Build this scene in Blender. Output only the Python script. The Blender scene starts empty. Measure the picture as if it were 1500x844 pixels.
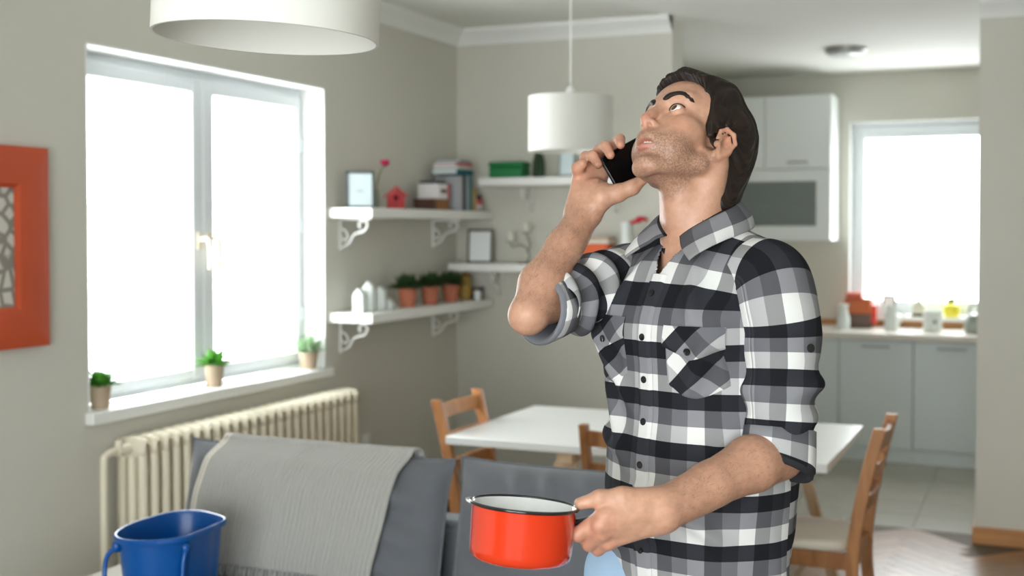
import bpy, math, random
import numpy as np
from mathutils import Vector, Matrix
random.seed(7)
rng = np.random.default_rng(7)
PI = math.pi
S = bpy.context.scene
C = S.collection

# ------------------------------------------------------------------ camera
CAM_H, YAW, PITCH, FPX = 1.54, math.radians(23.4), math.radians(1.5), 1800.0
PPX, PPY = 750.0, 382.0
cam_d = bpy.data.cameras.new('camera')
cam = bpy.data.objects.new('camera', cam_d)
C.objects.link(cam)
cam.location = (0, 0, CAM_H)
cam.rotation_euler = (PI/2 - PITCH, 0, YAW)
cam_d.sensor_width = 36.0
cam_d.lens = 36.0*FPX/1500.0
cam_d.shift_y = -(422.0-PPY)/1500.0
cam_d.clip_start = 0.05
cam_d.dof.use_dof = True
cam_d.dof.focus_distance = 2.03
cam_d.dof.aperture_fstop = 3.6
S.camera = cam

# ------------------------------------------------------------------ sky, daylight, exposure
world = bpy.data.worlds.new('overcast_sky')
S.world = world
world.use_nodes = True
bg = world.node_tree.nodes['Background']
bg.inputs[0].default_value = (0.93, 0.98, 1.0, 1)
bg.inputs[1].default_value = 5.2

def portal(name, loc, rot, sx, sy):
    d = bpy.data.lights.new(name, 'AREA')
    d.shape = 'RECTANGLE'; d.size = sx; d.size_y = sy
    d.cycles.is_portal = True
    o = bpy.data.objects.new(name, d)
    o.location = loc; o.rotation_euler = rot
    C.objects.link(o)
# each portal sits in a window opening of the room and guides sampling of the sky; it gives no light of its own
portal('window_left_daylight', (-3.30, 4.06, 1.53), (0, -PI/2, 0), 1.34, 1.56)
portal('window_kitchen_daylight', (-0.66, 9.30, 1.62), (-PI/2, 0, 0), 1.26, 1.40)
# the window behind the camera whose tall reflection shows in the middle of the enamel saucepan
portal('window_rear_offscreen', (-0.3, -1.98, 1.25), (PI/2, 0, 0), 2.66, 2.26)

vs = S.view_settings
vs.view_transform = 'Standard'; vs.look = 'None'; vs.gamma = 1.0; vs.use_curve_mapping = False
vs.exposure = 1.50
cy = S.cycles
cy.use_denoising = True
cy.max_bounces = 10; cy.diffuse_bounces = 6; cy.glossy_bounces = 4
cy.transparent_max_bounces = 12; cy.transmission_bounces = 6
cy.caustics_reflective = False; cy.caustics_refractive = False
cy.sample_clamp_indirect = 8.0

# ------------------------------------------------------------------ pixel rays (distance always comes from what a thing touches)
_fw = np.array([-math.sin(YAW)*math.cos(PITCH), math.cos(YAW)*math.cos(PITCH), -math.sin(PITCH)])
_rt = np.array([math.cos(YAW), math.sin(YAW), 0.0])
_up = np.cross(_rt, _fw)
def ray(x, y): return _fw + _rt*(x-PPX)/FPX - _up*(y-PPY)/FPX
def hit(x, y, axis, val):
    o = np.array([0, 0, CAM_H]); d = ray(x, y)
    return o + d*(val-o[axis])/d[axis]

# ------------------------------------------------------------------ materials
def srgb(r, g, b):
    f = lambda c: (c/255/12.92 if c/255 <= 0.04045 else ((c/255+0.055)/1.055)**2.4)
    return (f(r), f(g), f(b), 1)
_mats = {}
def mat(name, col, rough=0.5, metal=0.0, var=0.0, vscale=8.0, bump=0.0, bscale=60.0, spec=0.5, coat=0.0,
        stretch=(1, 1, 1), trans=0.0, sheen=0.0, sss=0.0):
    if name in _mats: return _mats[name]
    m = bpy.data.materials.new(name); m.use_nodes = True
    nt = m.node_tree; b = nt.nodes['Principled BSDF']
    col = tuple(col) if len(col) == 4 else tuple(col)+(1,)
    b.inputs['Base Color'].default_value = col
    b.inputs['Roughness'].default_value = rough
    b.inputs['Metallic'].default_value = metal
    b.inputs['Specular IOR Level'].default_value = spec
    b.inputs['Coat Weight'].default_value = coat
    b.inputs['Coat Roughness'].default_value = 0.08
    b.inputs['Transmission Weight'].default_value = trans
    b.inputs['Sheen Weight'].default_value = sheen
    if sss:
        b.inputs['Subsurface Weight'].default_value = sss
        b.inputs['Subsurface Scale'].default_value = 0.02
    if var or bump:
        tc = nt.nodes.new('ShaderNodeTexCoord'); mp = nt.nodes.new('ShaderNodeMapping')
        mp.inputs['Scale'].default_value = stretch
        nt.links.new(tc.outputs['Object'], mp.inputs['Vector'])
    if var:
        n = nt.nodes.new('ShaderNodeTexNoise'); n.inputs['Scale'].default_value = vscale; n.inputs['Detail'].default_value = 5
        nt.links.new(mp.outputs[0], n.inputs['Vector'])
        mx = nt.nodes.new('ShaderNodeMix'); mx.data_type = 'RGBA'
        mx.inputs[6].default_value = tuple(c*(1-var) for c in col[:3])+(1,)
        mx.inputs[7].default_value = tuple(min(1, c*(1+var)) for c in col[:3])+(1,)
        nt.links.new(n.outputs['Fac'], mx.inputs[0]); nt.links.new(mx.outputs[2], b.inputs['Base Color'])
    if bump:
        n2 = nt.nodes.new('ShaderNodeTexNoise'); n2.inputs['Scale'].default_value = bscale; n2.inputs['Detail'].default_value = 4
        nt.links.new(mp.outputs[0], n2.inputs['Vector'])
        bp = nt.nodes.new('ShaderNodeBump'); bp.inputs['Strength'].default_value = bump; bp.inputs['Distance'].default_value = 0.01
        nt.links.new(n2.outputs['Fac'], bp.inputs['Height']); nt.links.new(bp.outputs[0], b.inputs['Normal'])
    _mats[name] = m
    return m

def mat_glass(name, tint=(1, 1, 1), fac=0.06):
    m = bpy.data.materials.new(name); m.use_nodes = True
    nt = m.node_tree; nt.nodes.clear()
    o = nt.nodes.new('ShaderNodeOutputMaterial'); t = nt.nodes.new('ShaderNodeBsdfTransparent')
    g = nt.nodes.new('ShaderNodeBsdfGlossy'); g.inputs['Roughness'].default_value = 0.03
    t.inputs[0].default_value = tuple(tint)+(1,)
    mx = nt.nodes.new('ShaderNodeMixShader'); mx.inputs[0].default_value = fac
    nt.links.new(t.outputs[0], mx.inputs[1]); nt.links.new(g.outputs[0], mx.inputs[2]); nt.links.new(mx.outputs[0], o.inputs[0])
    return m

def mat_wood(name, c1, c2, scale=6.0, stretch=(1, 12, 12), rough=0.45, coat=0.0):
    m = bpy.data.materials.new(name); m.use_nodes = True
    nt = m.node_tree; b = nt.nodes['Principled BSDF']
    b.inputs['Roughness'].default_value = rough; b.inputs['Coat Weight'].default_value = coat
    tc = nt.nodes.new('ShaderNodeTexCoord'); mp = nt.nodes.new('ShaderNodeMapping'); mp.inputs['Scale'].default_value = stretch
    oi = nt.nodes.new('ShaderNodeObjectInfo'); ad = nt.nodes.new('ShaderNodeVectorMath'); ad.operation = 'ADD'
    nt.links.new(tc.outputs['Object'], mp.inputs[0]); nt.links.new(mp.outputs[0], ad.inputs[0])
    mu = nt.nodes.new('ShaderNodeMath'); mu.operation = 'MULTIPLY'; mu.inputs[1].default_value = 37.0
    nt.links.new(oi.outputs['Random'], mu.inputs[0]); nt.links.new(mu.outputs[0], ad.inputs[1])
    n = nt.nodes.new('ShaderNodeTexNoise'); n.inputs['Scale'].default_value = scale; n.inputs['Detail'].default_value = 6; n.inputs['Distortion'].default_value = 0.6
    nt.links.new(ad.outputs[0], n.inputs['Vector'])
    r = nt.nodes.new('ShaderNodeValToRGB')
    r.color_ramp.elements[0].position = 0.3; r.color_ramp.elements[0].color = tuple(c1)
    r.color_ramp.elements[1].position = 0.7; r.color_ramp.elements[1].color = tuple(c2)
    nt.links.new(n.outputs['Fac'], r.inputs[0])
    hv = nt.nodes.new('ShaderNodeHueSaturation')
    mr = nt.nodes.new('ShaderNodeMapRange'); mr.inputs[3].default_value = 0.82; mr.inputs[4].default_value = 1.15
    nt.links.new(oi.outputs['Random'], mr.inputs[0]); nt.links.new(mr.outputs[0], hv.inputs['Value'])
    nt.links.new(r.outputs[0], hv.inputs['Color']); nt.links.new(hv.outputs[0], b.inputs['Base Color'])
    _mats[name] = m
    return m

M_wall = mat('wall_paint', srgb(202, 200, 189), 0.85, var=0.03, vscale=2, bump=0.05, bscale=180)
M_ceil = mat('ceiling_paint', srgb(226, 226, 220), 0.9, bump=0.03, bscale=150)
M_white = mat('white_paint', srgb(232, 233, 230), 0.45)
M_reveal = mat('reveal_plaster', srgb(232, 233, 230), 0.8)
M_pvc = mat('window_plastic', srgb(226, 231, 234), 0.35)
M_handle_cream = mat('handle_plastic', srgb(225, 216, 196), 0.35)
M_shelf = mat('shelf_white', srgb(228, 228, 224), 0.5)
M_rad = mat('radiator_enamel', srgb(226, 218, 196), 0.4)
M_lamp = mat('lamp_fabric', srgb(214, 213, 206), 0.9, bump=0.03, bscale=400, trans=0.0)
M_cord = mat('white_cord', srgb(225, 225, 220), 0.5)
M_orange = mat('orange_paint', srgb(190, 74, 34), 0.55, var=0.12, vscale=6, bump=0.08, bscale=40)
M_glass = mat_glass('window_glass')
M_cabglass = mat_glass('cabinet_glass', (0.74, 0.78, 0.77), 0.14)
M_cab = mat('cabinet_laminate', srgb(206, 214, 214), 0.4)
M_cabw = mat('cabinet_white', srgb(226, 230, 228), 0.4)
M_counter = mat('worktop', srgb(214, 208, 198), 0.3, var=0.05, vscale=30)
M_steel = mat('brushed_steel', srgb(176, 176, 174), 0.35, metal=1.0)
M_pine = mat_wood('pine_wood', srgb(150, 96, 54), srgb(188, 132, 82), 5, (6, 6, 1), 0.45)
M_light_wood = mat_wood('birch_wood', srgb(200, 172, 138), srgb(222, 198, 166), 5, (6, 6, 1), 0.5)
M_oak = mat_wood('oak_skirting', srgb(158, 108, 62), srgb(190, 136, 84), 4, (1, 8, 8), 0.5)
M_parquet = mat_wood('parquet_oak', srgb(128, 92, 62), srgb(166, 124, 88), 5, (2, 14, 14), 0.28, coat=0.25)
M_tile = mat('kitchen_tile', srgb(158, 152, 140), 0.25, var=0.06, vscale=5)
M_grout = mat('floor_base', srgb(96, 82, 66), 0.7, var=0.15, vscale=5)
M_table = mat('table_white', srgb(232, 233, 230), 0.3)
M_canvas = mat('seat_fabric', srgb(222, 214, 198), 0.9, bump=0.1, bscale=200)
M_sofa = mat('sofa_fabric', srgb(98, 101, 106), 0.95, var=0.05, vscale=30, bump=0.12, bscale=350, sheen=0.2)
M_sofa_light = mat('sofa_cover', srgb(216, 212, 204), 0.9, bump=0.1, bscale=250)
M_throw = mat('throw_wool', srgb(168, 167, 162), 0.95, var=0.06, vscale=60, bump=0.2, bscale=300, sheen=0.2)
M_cream = mat('cream_wool', srgb(226, 218, 204), 0.95, bump=0.2, bscale=250)
M_blue = mat('blue_plastic', srgb(2, 78, 150), 0.32, spec=0.5)
M_red_enamel = mat('red_enamel', srgb(206, 56, 26), 0.12, coat=0.6, spec=0.5)
M_white_enamel = mat('white_enamel', srgb(236, 238, 238), 0.15, coat=0.5)
M_black_enamel = mat('black_enamel', srgb(22, 22, 26), 0.2, coat=0.4)
M_terra = mat('terracotta', srgb(176, 104, 78), 0.8, var=0.08, vscale=20)
M_potbeige = mat('beige_pot', srgb(170, 150, 128), 0.85, var=0.1, vscale=30, bump=0.1, bscale=90)
M_soil = mat('soil', srgb(60, 44, 34), 0.95, bump=0.4, bscale=80)
M_leaf = mat('leaf_bright', srgb(84, 150, 52), 0.55, var=0.25, vscale=25)
M_leaf_dk = mat('leaf_dark', srgb(46, 72, 34), 0.6, var=0.3, vscale=25)
M_leaf_pale = mat('leaf_pale', srgb(150, 178, 140), 0.6, var=0.15, vscale=25)
M_paper = mat('paper', srgb(222, 226, 226), 0.7)
M_dkframe = mat('dark_frame', srgb(72, 78, 76), 0.5)

# ------------------------------------------------------------------ mesh builder
def v3(p): return np.array(p, dtype=float)
def catmull(pts, n):
    pts = np.array(pts, float); out = []
    P = np.vstack([2*pts[0]-pts[1], pts, 2*pts[-1]-pts[-2]])
    m = len(pts)-1
    for t in np.linspace(0, m, n):
        i = min(int(t), m-1); u = t-i
        a, b, c, d = P[i], P[i+1], P[i+2], P[i+3]
        out.append(0.5*((2*b)+(-a+c)*u+(2*a-5*b+4*c-d)*u*u+(-a+3*b-3*c+d)*u**3))
    return np.array(out)

class MB:
    def __init__(s): s.v = []; s.f = []
    def raw(s, v, f):
        o = len(s.v); s.v += [tuple(map(float, p)) for p in v]; s.f += [tuple(i+o for i in q) for q in f]; return s
    def box(s, lo, hi, rz=0.0, piv=None):
        x0, y0, z0 = lo; x1, y1, z1 = hi
        v = [(x0,y0,z0),(x1,y0,z0),(x1,y1,z0),(x0,y1,z0),(x0,y0,z1),(x1,y0,z1),(x1,y1,z1),(x0,y1,z1)]
        if rz:
            px, py = piv if piv else ((x0+x1)/2, (y0+y1)/2); c, n = math.cos(rz), math.sin(rz)
            v = [(px+(a-px)*c-(b-py)*n, py+(a-px)*n+(b-py)*c, z) for a, b, z in v]
        return s.raw(v, [(0,3,2,1),(4,5,6,7),(0,1,5,4),(1,2,6,5),(2,3,7,6),(3,0,4,7)])
    def beam(s, p0, p1, w, d, up=(0, 0, 1)):
        p0, p1 = v3(p0), v3(p1); t = p1-p0; t /= np.linalg.norm(t)
        u = np.cross(t, v3(up))
        if np.linalg.norm(u) < 1e-4: u = np.cross(t, (0, 1, 0))
        u /= np.linalg.norm(u); w2 = np.cross(u, t)
        v = []
        for p in (p0, p1):
            for a, b in ((-1,-1),(1,-1),(1,1),(-1,1)): v.append(p+u*a*w/2+w2*b*d/2)
        return s.raw(v, [(3,2,1,0),(4,5,6,7),(0,1,5,4),(1,2,6,5),(2,3,7,6),(3,0,4,7)])
    def tube(s, path, r, n=12, cap=True, closed=False):
        path = np.array(path, float); m = len(path)
        rr = np.broadcast_to(np.array(r, float), (m,))
        if closed: T = np.roll(path, -1, 0)-np.roll(path, 1, 0)
        else: T = np.gradient(path, axis=0)
        T /= np.linalg.norm(T, axis=1)[:, None]+1e-12
        a = np.cross(T[0], (0, 0, 1.0))
        if np.linalg.norm(a) < 1e-3: a = np.cross(T[0], (0, 1.0, 0))
        a /= np.linalg.norm(a); v = []
        for i in range(m):
            a = a-T[i]*(a@T[i]); a /= np.linalg.norm(a); b = np.cross(T[i], a)
            for k in range(n):
                t = 2*PI*k/n; v.append(path[i]+rr[i]*(a*math.cos(t)+b*math.sin(t)))
        f = []
        mm = m if closed else m-1
        for i in range(mm):
            j = (i+1) % m
            for k in range(n): f.append((i*n+k, i*n+(k+1) % n, j*n+(k+1) % n, j*n+k))
        if cap and not closed:
            f.append(tuple(range(n-1, -1, -1))); f.append(tuple((m-1)*n+k for k in range(n)))
        return s.raw(v, f)
    def cyl(s, p0, p1, r0, r1=None, n=20, cap=True):
        return s.tube([p0, p1], [r0, r0 if r1 is None else r1], n, cap)
    def lathe(s, prof, n=32, c=(0, 0, 0), cap0=False, cap1=False):
        v = []; f = []
        for r, z in prof:
            for k in range(n):
                t = 2*PI*k/n; v.append((c[0]+r*math.cos(t), c[1]+r*math.sin(t), c[2]+z))
        for i in range(len(prof)-1):
            for k in range(n): f.append((i*n+k, i*n+(k+1) % n, (i+1)*n+(k+1) % n, (i+1)*n+k))
        if cap0: f.append(tuple(range(n-1, -1, -1)))
        if cap1: f.append(tuple((len(prof)-1)*n+k for k in range(n)))
        return s.raw(v, f)
    def grid(s, P, wrap_u=False):
        a, b = P.shape[:2]; f = []
        for i in range(a-1):
            for j in range(b if wrap_u else b-1):
                k = (j+1) % b; f.append((i*b+j, i*b+k, (i+1)*b+k, (i+1)*b+j))
        return s.raw(P.reshape(-1, 3), f)
    def prism(s, poly, z0, z1, ax=2):
        n = len(poly)
        def m(p, z):
            if ax == 2: return (p[0], p[1], z)
            if ax == 1: return (p[0], z, p[1])
            return (z, p[0], p[1])
        v = [m(p, z0) for p in poly]+[m(p, z1) for p in poly]
        return s.raw(v, [tuple(range(n-1, -1, -1)), tuple(range(n, 2*n))]+[(i, (i+1) % n, n+(i+1) % n, n+i) for i in range(n)])
    def ball(s, c, r, n=12, m=8):
        r = np.broadcast_to(np.array(r, float), (3,)); prof = []
        v = []; f = []
        for i in range(m+1):
            t = PI*i/m
            for k in range(n):
                p = 2*PI*k/n; v.append((c[0]+r[0]*math.sin(t)*math.cos(p), c[1]+r[1]*math.sin(t)*math.sin(p), c[2]-r[2]*math.cos(t)))
        for i in range(m):
            for k in range(n): f.append((i*n+k, i*n+(k+1) % n, (i+1)*n+(k+1) % n, (i+1)*n+k))
        return s.raw(v, f)
    def mesh(s, name, material, smooth=40.0):
        me = bpy.data.meshes.new(name); me.from_pydata(s.v, [], s.f)
        if material: me.materials.append(material)
        if smooth:
            me.polygons.foreach_set('use_smooth', [True]*len(me.polygons))
            me.set_sharp_from_angle(angle=math.radians(smooth))
        me.update()
        return me
    def build(s, name, material, parent=None, bevel=0.0, smooth=40.0, loc=None, solid=0.0):
        o = bpy.data.objects.new(name, s.mesh(name, material, smooth)); C.objects.link(o)
        if parent: o.parent = parent
        if loc is not None: o.location = loc
        if bevel:
            b = o.modifiers.new('bevel', 'BEVEL'); b.width = bevel; b.segments = 2; b.limit_method = 'ANGLE'
        if solid:
            d = o.modifiers.new('solid', 'SOLIDIFY'); d.thickness = solid; d.offset = 0
        return o

def link_mesh(name, me, parent=None, loc=(0, 0, 0), rot=(0, 0, 0)):
    o = bpy.data.objects.new(name, me); C.objects.link(o); o.location = loc; o.rotation_euler = rot
    if parent: o.parent = parent
    return o
def tag(o, label=None, cat=None, group=None, kind=None):
    if label: o['label'] = label
    if cat: o['category'] = cat
    if group: o['group'] = group
    if kind: o['kind'] = kind
    return o
def thing(name, label, cat, loc=(0, 0, 0), rz=0.0, group=None):
    o = bpy.data.objects.new(name, None); C.objects.link(o); o.empty_display_size = 0.05
    o.location = tuple(map(float, loc)); o.rotation_euler = (0, 0, rz)
    return tag(o, label, cat, group)
def setting(name, loc=(0, 0, 0)):
    o = bpy.data.objects.new(name, None); C.objects.link(o); o.location = loc
    return tag(o, kind='structure')
def dup(root, loc, rz=0.0, label=None):
    r = root.copy(); C.objects.link(r); r.location = tuple(map(float, loc)); r.rotation_euler = (0, 0, rz)
    if label: r['label'] = label
    for ch in list(root.children):
        c = ch.copy(); C.objects.link(c); c.parent = r
        for g in list(ch.children):
            d = g.copy(); C.objects.link(d); d.parent = c
    return r

# ================================================================== ROOM
XL, YB, YR, XE, XR0 = -3.02, 6.20, 6.38, -1.777, -0.294   # left wall, back wall, right pier face, opening edges
ZC, YK, XRW, YREAR = 2.64, 8.97, 2.40, -1.80
WY0, WY1, WZ0, WZ1 = 3.30, 4.82, 0.905, 2.178              # left window opening
KX0, KX1, KZ0, KZ1 = -1.27, -0.05, 0.93, 2.292            # kitchen window opening

def struct(mb, name, m, **k): return tag(mb.build(name, m, **k), kind='structure')

# floor with parquet planks and kitchen tiles
floor = struct(MB().box((-3.4, -2.0, -0.12), (2.7, 9.3, -0.003)), 'floor', M_grout, smooth=0)
pl_me = MB().box((-0.2085, -0.034, -0.003), (0.2085, 0.034, 0.0)).mesh('plank', M_parquet, 0)
W_, L_ = 0.07, 0.42
def rot45(x, y): c = math.cos(PI/4); return (x-y)*c, (x+y)*c
def herring():
    out = []
    for k in range(-14, 15):
        for i in range(-60, 60):
            bx = i*W_ + k*2*L_; by = i*W_
            out.append((bx+L_/2, by+W_/2, 0))
            out.append((bx+L_+W_/2, by-L_/2+W_, 1))
    return out
n_pl = 0
for (x, y, a) in herring():
    X, Y = rot45(x, y); X = X-0.9; Y = Y+5.6-0.0
    if -1.15 < X < 0.75 and 4.55 < Y < 6.50 and n_pl < 300:
        ok = not (X > XR0-0.12 and Y > YR-0.12)
        if ok and Y < 6.42:
            link_mesh('plank', pl_me, floor, (X, Y, random.uniform(-0.0004, 0.0)), (0, 0, PI/4+(PI/2 if a else 0))); n_pl += 1
t_me = MB().box((-0.163, -0.163, -0.003), (0.163, 0.163, 0.001)).mesh('tile', M_tile, 0)
for i in range(9):
    for j in range(6):
        x = -2.42+i*0.33; y = 6.72+j*0.33
        if y < 8.5: link_mesh('tile', t_me, floor, (x, y, 0))

# left wall with window opening
mb = MB()
mb.box((XL-0.34, YREAR, 0), (XL, WY0, ZC)); mb.box((XL-0.34, WY1, 0), (XL, YB+0.2, ZC))
mb.box((XL-0.34, WY0, 0), (XL, WY1, WZ0-0.044)); mb.box((XL-0.34, WY0, WZ1), (XL, WY1, ZC))
struct(mb, 'wall_left', M_wall, smooth=0)
# back wall of the living room, ending at the kitchen opening
struct(MB().box((XL, YB, 0), (XE, YB+0.2, ZC)), 'wall_back', M_wall, smooth=0)
struct(MB().box((XR0, YR, 0), (XRW, YR+0.2, ZC)), 'wall_right_pier', M_wall, smooth=0)
mb = MB()
mb.box((-2.9, YK, 0), (KX0, YK+0.3, ZC)); mb.box((KX1, YK, 0), (1.6, YK+0.3, ZC))
mb.box((KX0, YK, 0), (KX1, YK+0.3, KZ0-0.03)); mb.box((KX0, YK, KZ1), (KX1, YK+0.3, ZC))
struct(mb, 'wall_kitchen', M_wall, smooth=0)
struct(MB().box((-3.0, YB+0.2, 0), (-2.8, YK+0.3, ZC)), 'wall_kitchen_left', M_wall, smooth=0)
struct(MB().box((1.5, YR+0.2, 0), (1.7, YK+0.3, ZC)), 'wall_kitchen_right', M_wall, smooth=0)
struct(MB().box((XRW, YREAR, 0), (XRW+0.2, YR+0.2, ZC)), 'wall_right', M_wall, smooth=0)
mb = MB()
mb.box((XL, YREAR-0.2, 0), (-1.6, YREAR, ZC)); mb.box((1.0, YREAR-0.2, 0), (XRW, YREAR, ZC)); mb.box((-1.6, YREAR-0.2, 2.36), (1.0, YREAR, ZC))
mb.box((-1.6, YREAR-0.2, 0), (1.0, YREAR, 0.12))
struct(mb, 'wall_rear', M_wall, smooth=0)
struct(MB().box((-3.4, -2.0, ZC), (2.7, 9.3, ZC+0.15)), 'ceiling', M_ceil, smooth=0)

# crown moulding and skirting
def moulding(name, p0, p1, nrm):
    p0, p1, nrm = v3(p0), v3(p1), v3(nrm)
    prof = [(0, -0.085), (0.010, -0.085), (0.016, -0.070), (0.030, -0.052), (0.052, -0.034), (0.070, -0.022), (0.076, -0.010), (0.076, 0.0), (0, 0)]
    P = np.array([[p+nrm*a+v3((0, 0, ZC+b)) for a, b in prof] for p in (p0, p1)])
    m = MB(); m.grid(P, wrap_u=True)
    struct(m, name, M_white, smooth=30)
moulding('trim_1', (XL, YREAR, 0), (XL, YB, 0), (1, 0, 0))
moulding('trim_2', (XL, YB, 0), (XE+0.0, YB, 0), (0, -1, 0))
moulding('trim_3', (XR0-0.0, YR, 0), (XRW, YR, 0), (0, -1, 0))
struct(MB().box((XR0-0.012, YR-0.015, 0), (XRW, YR, 0.085)).box((XR0-0.012, YR, 0), (XR0, YR+0.2, 0.085)), 'baseboard_right', M_oak, bevel=0.003)
struct(MB().box((XL, YB-0.015, 0), (XE, YB, 0.085)), 'baseboard_back', M_oak, bevel=0.003)
struct(MB().box((XL, YREAR, 0), (XL+0.015, YB, 0.085)), 'baseboard_left', M_oak, bevel=0.003)

# ---- left window
win = setting('window_1')
XF = -3.155      # inner face of the frame
mb = MB()
mb.box((XF-0.07, WY0, WZ1-0.045), (XF, WY1, WZ1)); mb.box((XF-0.07, WY0, WZ0), (XF, WY1, WZ0+0.04))
mb.box((XF-0.07, WY0, WZ0+0.04), (XF, WY0+0.045, WZ1-0.045)); mb.box((XF-0.07, WY1-0.030, WZ0+0.04), (XF, WY1, WZ1-0.045))
mb.build('frame', M_pvc, win, bevel=0.004)
def sash(y0, y1, gy0, gy1):
    z0, z1, gz0, gz1 = WZ0+0.03, WZ1-0.035, 0.975, 2.086
    m = MB(); x0, x1 = XF-0.04, XF+0.022
    m.box((x0, y0, z0), (x1, gy0, z1)); m.box((x0, gy1, z0), (x1, y1, z1))
    m.box((x0, gy0, z0), (x1, gy1, gz0)); m.box((x0, gy0, gz1), (x1, gy1, z1))
    s_ = m.build('sash', M_pvc, win, bevel=0.006)
    MB().box((XF-0.014, gy0-0.005, gz0-0.005), (XF-0.008, gy1+0.005, gz1+0.005)).build('glass_pane', M_glass, s_, smooth=0)
    return s_
sa = sash(3.335, 4.083, 3.42, 4.018); sb = sash(4.087, 4.80, 4.155, 4.762)
def handle(y, parent, sgn):
    m = MB(); x = XF+0.022
    m.box((x, y-0.014, 1.455), (x+0.010, y+0.014, 1.525))
    m.tube(catmull([(x+0.008, y, 1.495), (x+0.040, y, 1.50), (x+0.052, y+sgn*0.006, 1.48), (x+0.05, y+sgn*0.012, 1.43), (x+0.046, y+sgn*0.014, 1.375)], 14), [0.010]*4+[0.011]*6+[0.010]*4, 10)
    m.build('handle', M_handle_cream, parent, bevel=0.002)
handle(4.052, sa, 1); handle(4.118, sb, 1)
m = MB()
for z in (1.15, 1.55, 1.92): m.cyl((XF+0.024, 4.802, z-0.03), (XF+0.024, 4.802, z+0.03), 0.008, n=10)
m.build('hinge', M_pvc, sb)
# reveals (thin plaster lining of the opening), and sill board
m = MB()
m.box((XF, WY1-0.004, WZ0), (XL+0.001, WY1+0.002, WZ1)); m.box((XF, WY0-0.002, WZ0), (XL+0.001, WY0+0.004, WZ1)); m.box((XF, WY0, WZ1-0.004), (XL+0.001, WY1, WZ1+0.002))
m.build('reveal', M_reveal, win, smooth=0)
m = MB(); m.box((XF, WY0, WZ0-0.042), (XL, WY1, WZ0)); m.box((XL, WY0-0.02, WZ0-0.042), (XL+0.038, 4.22, WZ0)); m.build('window_sill', M_white, win, bevel=0.004)
m = MB(); m.box((XL, 4.222, WZ0-0.042), (XL+0.034, WY1+0.03, WZ0-0.003)); m.build('window_sill', M_white, win, bevel=0.004)

# ---- kitchen window
win2 = setting('window_2')
m = MB(); y0, y1 = YK+0.10, YK+0.17
m.box((KX0, y0, KZ1-0.07), (KX1, y1, KZ1)); m.box((KX0, y0, KZ0), (KX1, y1, KZ0+0.06)); m.box((KX0, y0, KZ0+0.06), (KX0+0.06, y1, KZ1-0.07)); m.box((KX1-0.06, y0, KZ0+0.06), (KX1, y1, KZ1-0.07))
m.build('frame', M_pvc, win2, bevel=0.004)
m = MB(); y0, y1 = YK+0.08, YK+0.14
gx0, gx1, gz0, gz1 = KX0+0.095, KX1-0.095, KZ0+0.10, KZ1-0.115
m.box((KX0+0.045, y0, KZ0+0.045), (gx0, y1, KZ1-0.055)); m.box((gx1, y0, KZ0+0.045), (KX1-0.045, y1, KZ1-0.055)); m.box((gx0, y0, KZ0+0.045), (gx1, y1, gz0)); m.box((gx0, y0, gz1), (gx1, y1, KZ1-0.055))
ks = m.build('sash', M_pvc, win2, bevel=0.005)
MB().box((gx0-0.005, y0+0.03, gz0-0.005), (gx1+0.005, y0+0.036, gz1+0.005)).build('glass_pane', M_glass, ks, smooth=0)
m = MB(); m.box((KX0-0.03, YK-0.05, KZ0-0.03), (KX1+0.03, YK+0.10, KZ0)); m.build('window_sill', M_white, win2, bevel=0.004)
m = MB(); m.box((KX0-0.002, YK-0.002, KZ0), (KX0+0.003, YK+0.1, KZ1)); m.box((KX1-0.003, YK-0.002, KZ0), (KX1+0.002, YK+0.1, KZ1)); m.box((KX0, YK-0.002, KZ1-0.003), (KX1, YK+0.1, KZ1+0.002)); m.build('reveal', M_reveal, win2, smooth=0)

# ---- balcony door in the wall behind the camera (its reflection shows on the saucepan)
wd = setting('window_3')
m = MB(); y0, y1 = YREAR-0.14, YREAR-0.07
for a, b in ((-1.6, -1.52), (-0.36, -0.24), (0.92, 1.0)): m.box((a, y0, 0.12), (b, y1, 2.36))
m.box((-1.6, y0, 0.12), (1.0, y1, 0.2)); m.box((-1.6, y0, 2.28), (1.0, y1, 2.36)); m.build('frame', M_pvc, wd, bevel=0.004)
MB().box((-1.53, y0+0.03, 0.19), (-0.35, y0+0.036, 2.29)).build('glass_pane', M_glass, wd, smooth=0)
MB().box((-0.25, y0+0.03, 0.19), (0.93, y0+0.036, 2.29)).build('glass_pane', M_glass, wd, smooth=0)
# ================================================================== RADIATOR
rad = thing('radiator', 'cream cast iron column radiator under the wide double window', 'radiator', (-2.935, 4.14, 0))
sec = MB()
dz0, dz1 = 0.12, 0.815
for xo in (-0.045, 0.0, 0.045):
    sec.tube(catmull([(xo, 0, dz0+0.02), (xo, 0, dz0+0.12), (xo, 0, (dz0+dz1)/2), (xo, 0, dz1-0.12), (xo*0.9, 0, dz1-0.02)], 12), [0.016]+[0.018]*10+[0.016], 8)
for z in (dz0+0.045, dz1-0.045):
    P = []
    for x, w, h in ((-0.066, 0.010, 0.02), (-0.055, 0.021, 0.036), (0.0, 0.024, 0.042), (0.055, 0.021, 0.036), (0.066, 0.010, 0.02)):
        P.append([(x, w*math.cos(t), z+h*math.sin(t)) for t in np.linspace(0, 2*PI, 10, endpoint=False)])
    sec.grid(np.array(P), wrap_u=True)
    sec.cyl((0, -0.031, z), (0, 0.031, z), 0.021, n=10)
sm = sec.mesh('section', M_rad, 50)
NS = 25
for i in range(NS): link_mesh('section', sm, rad, (0, -0.72+i*0.06, 0))
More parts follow.
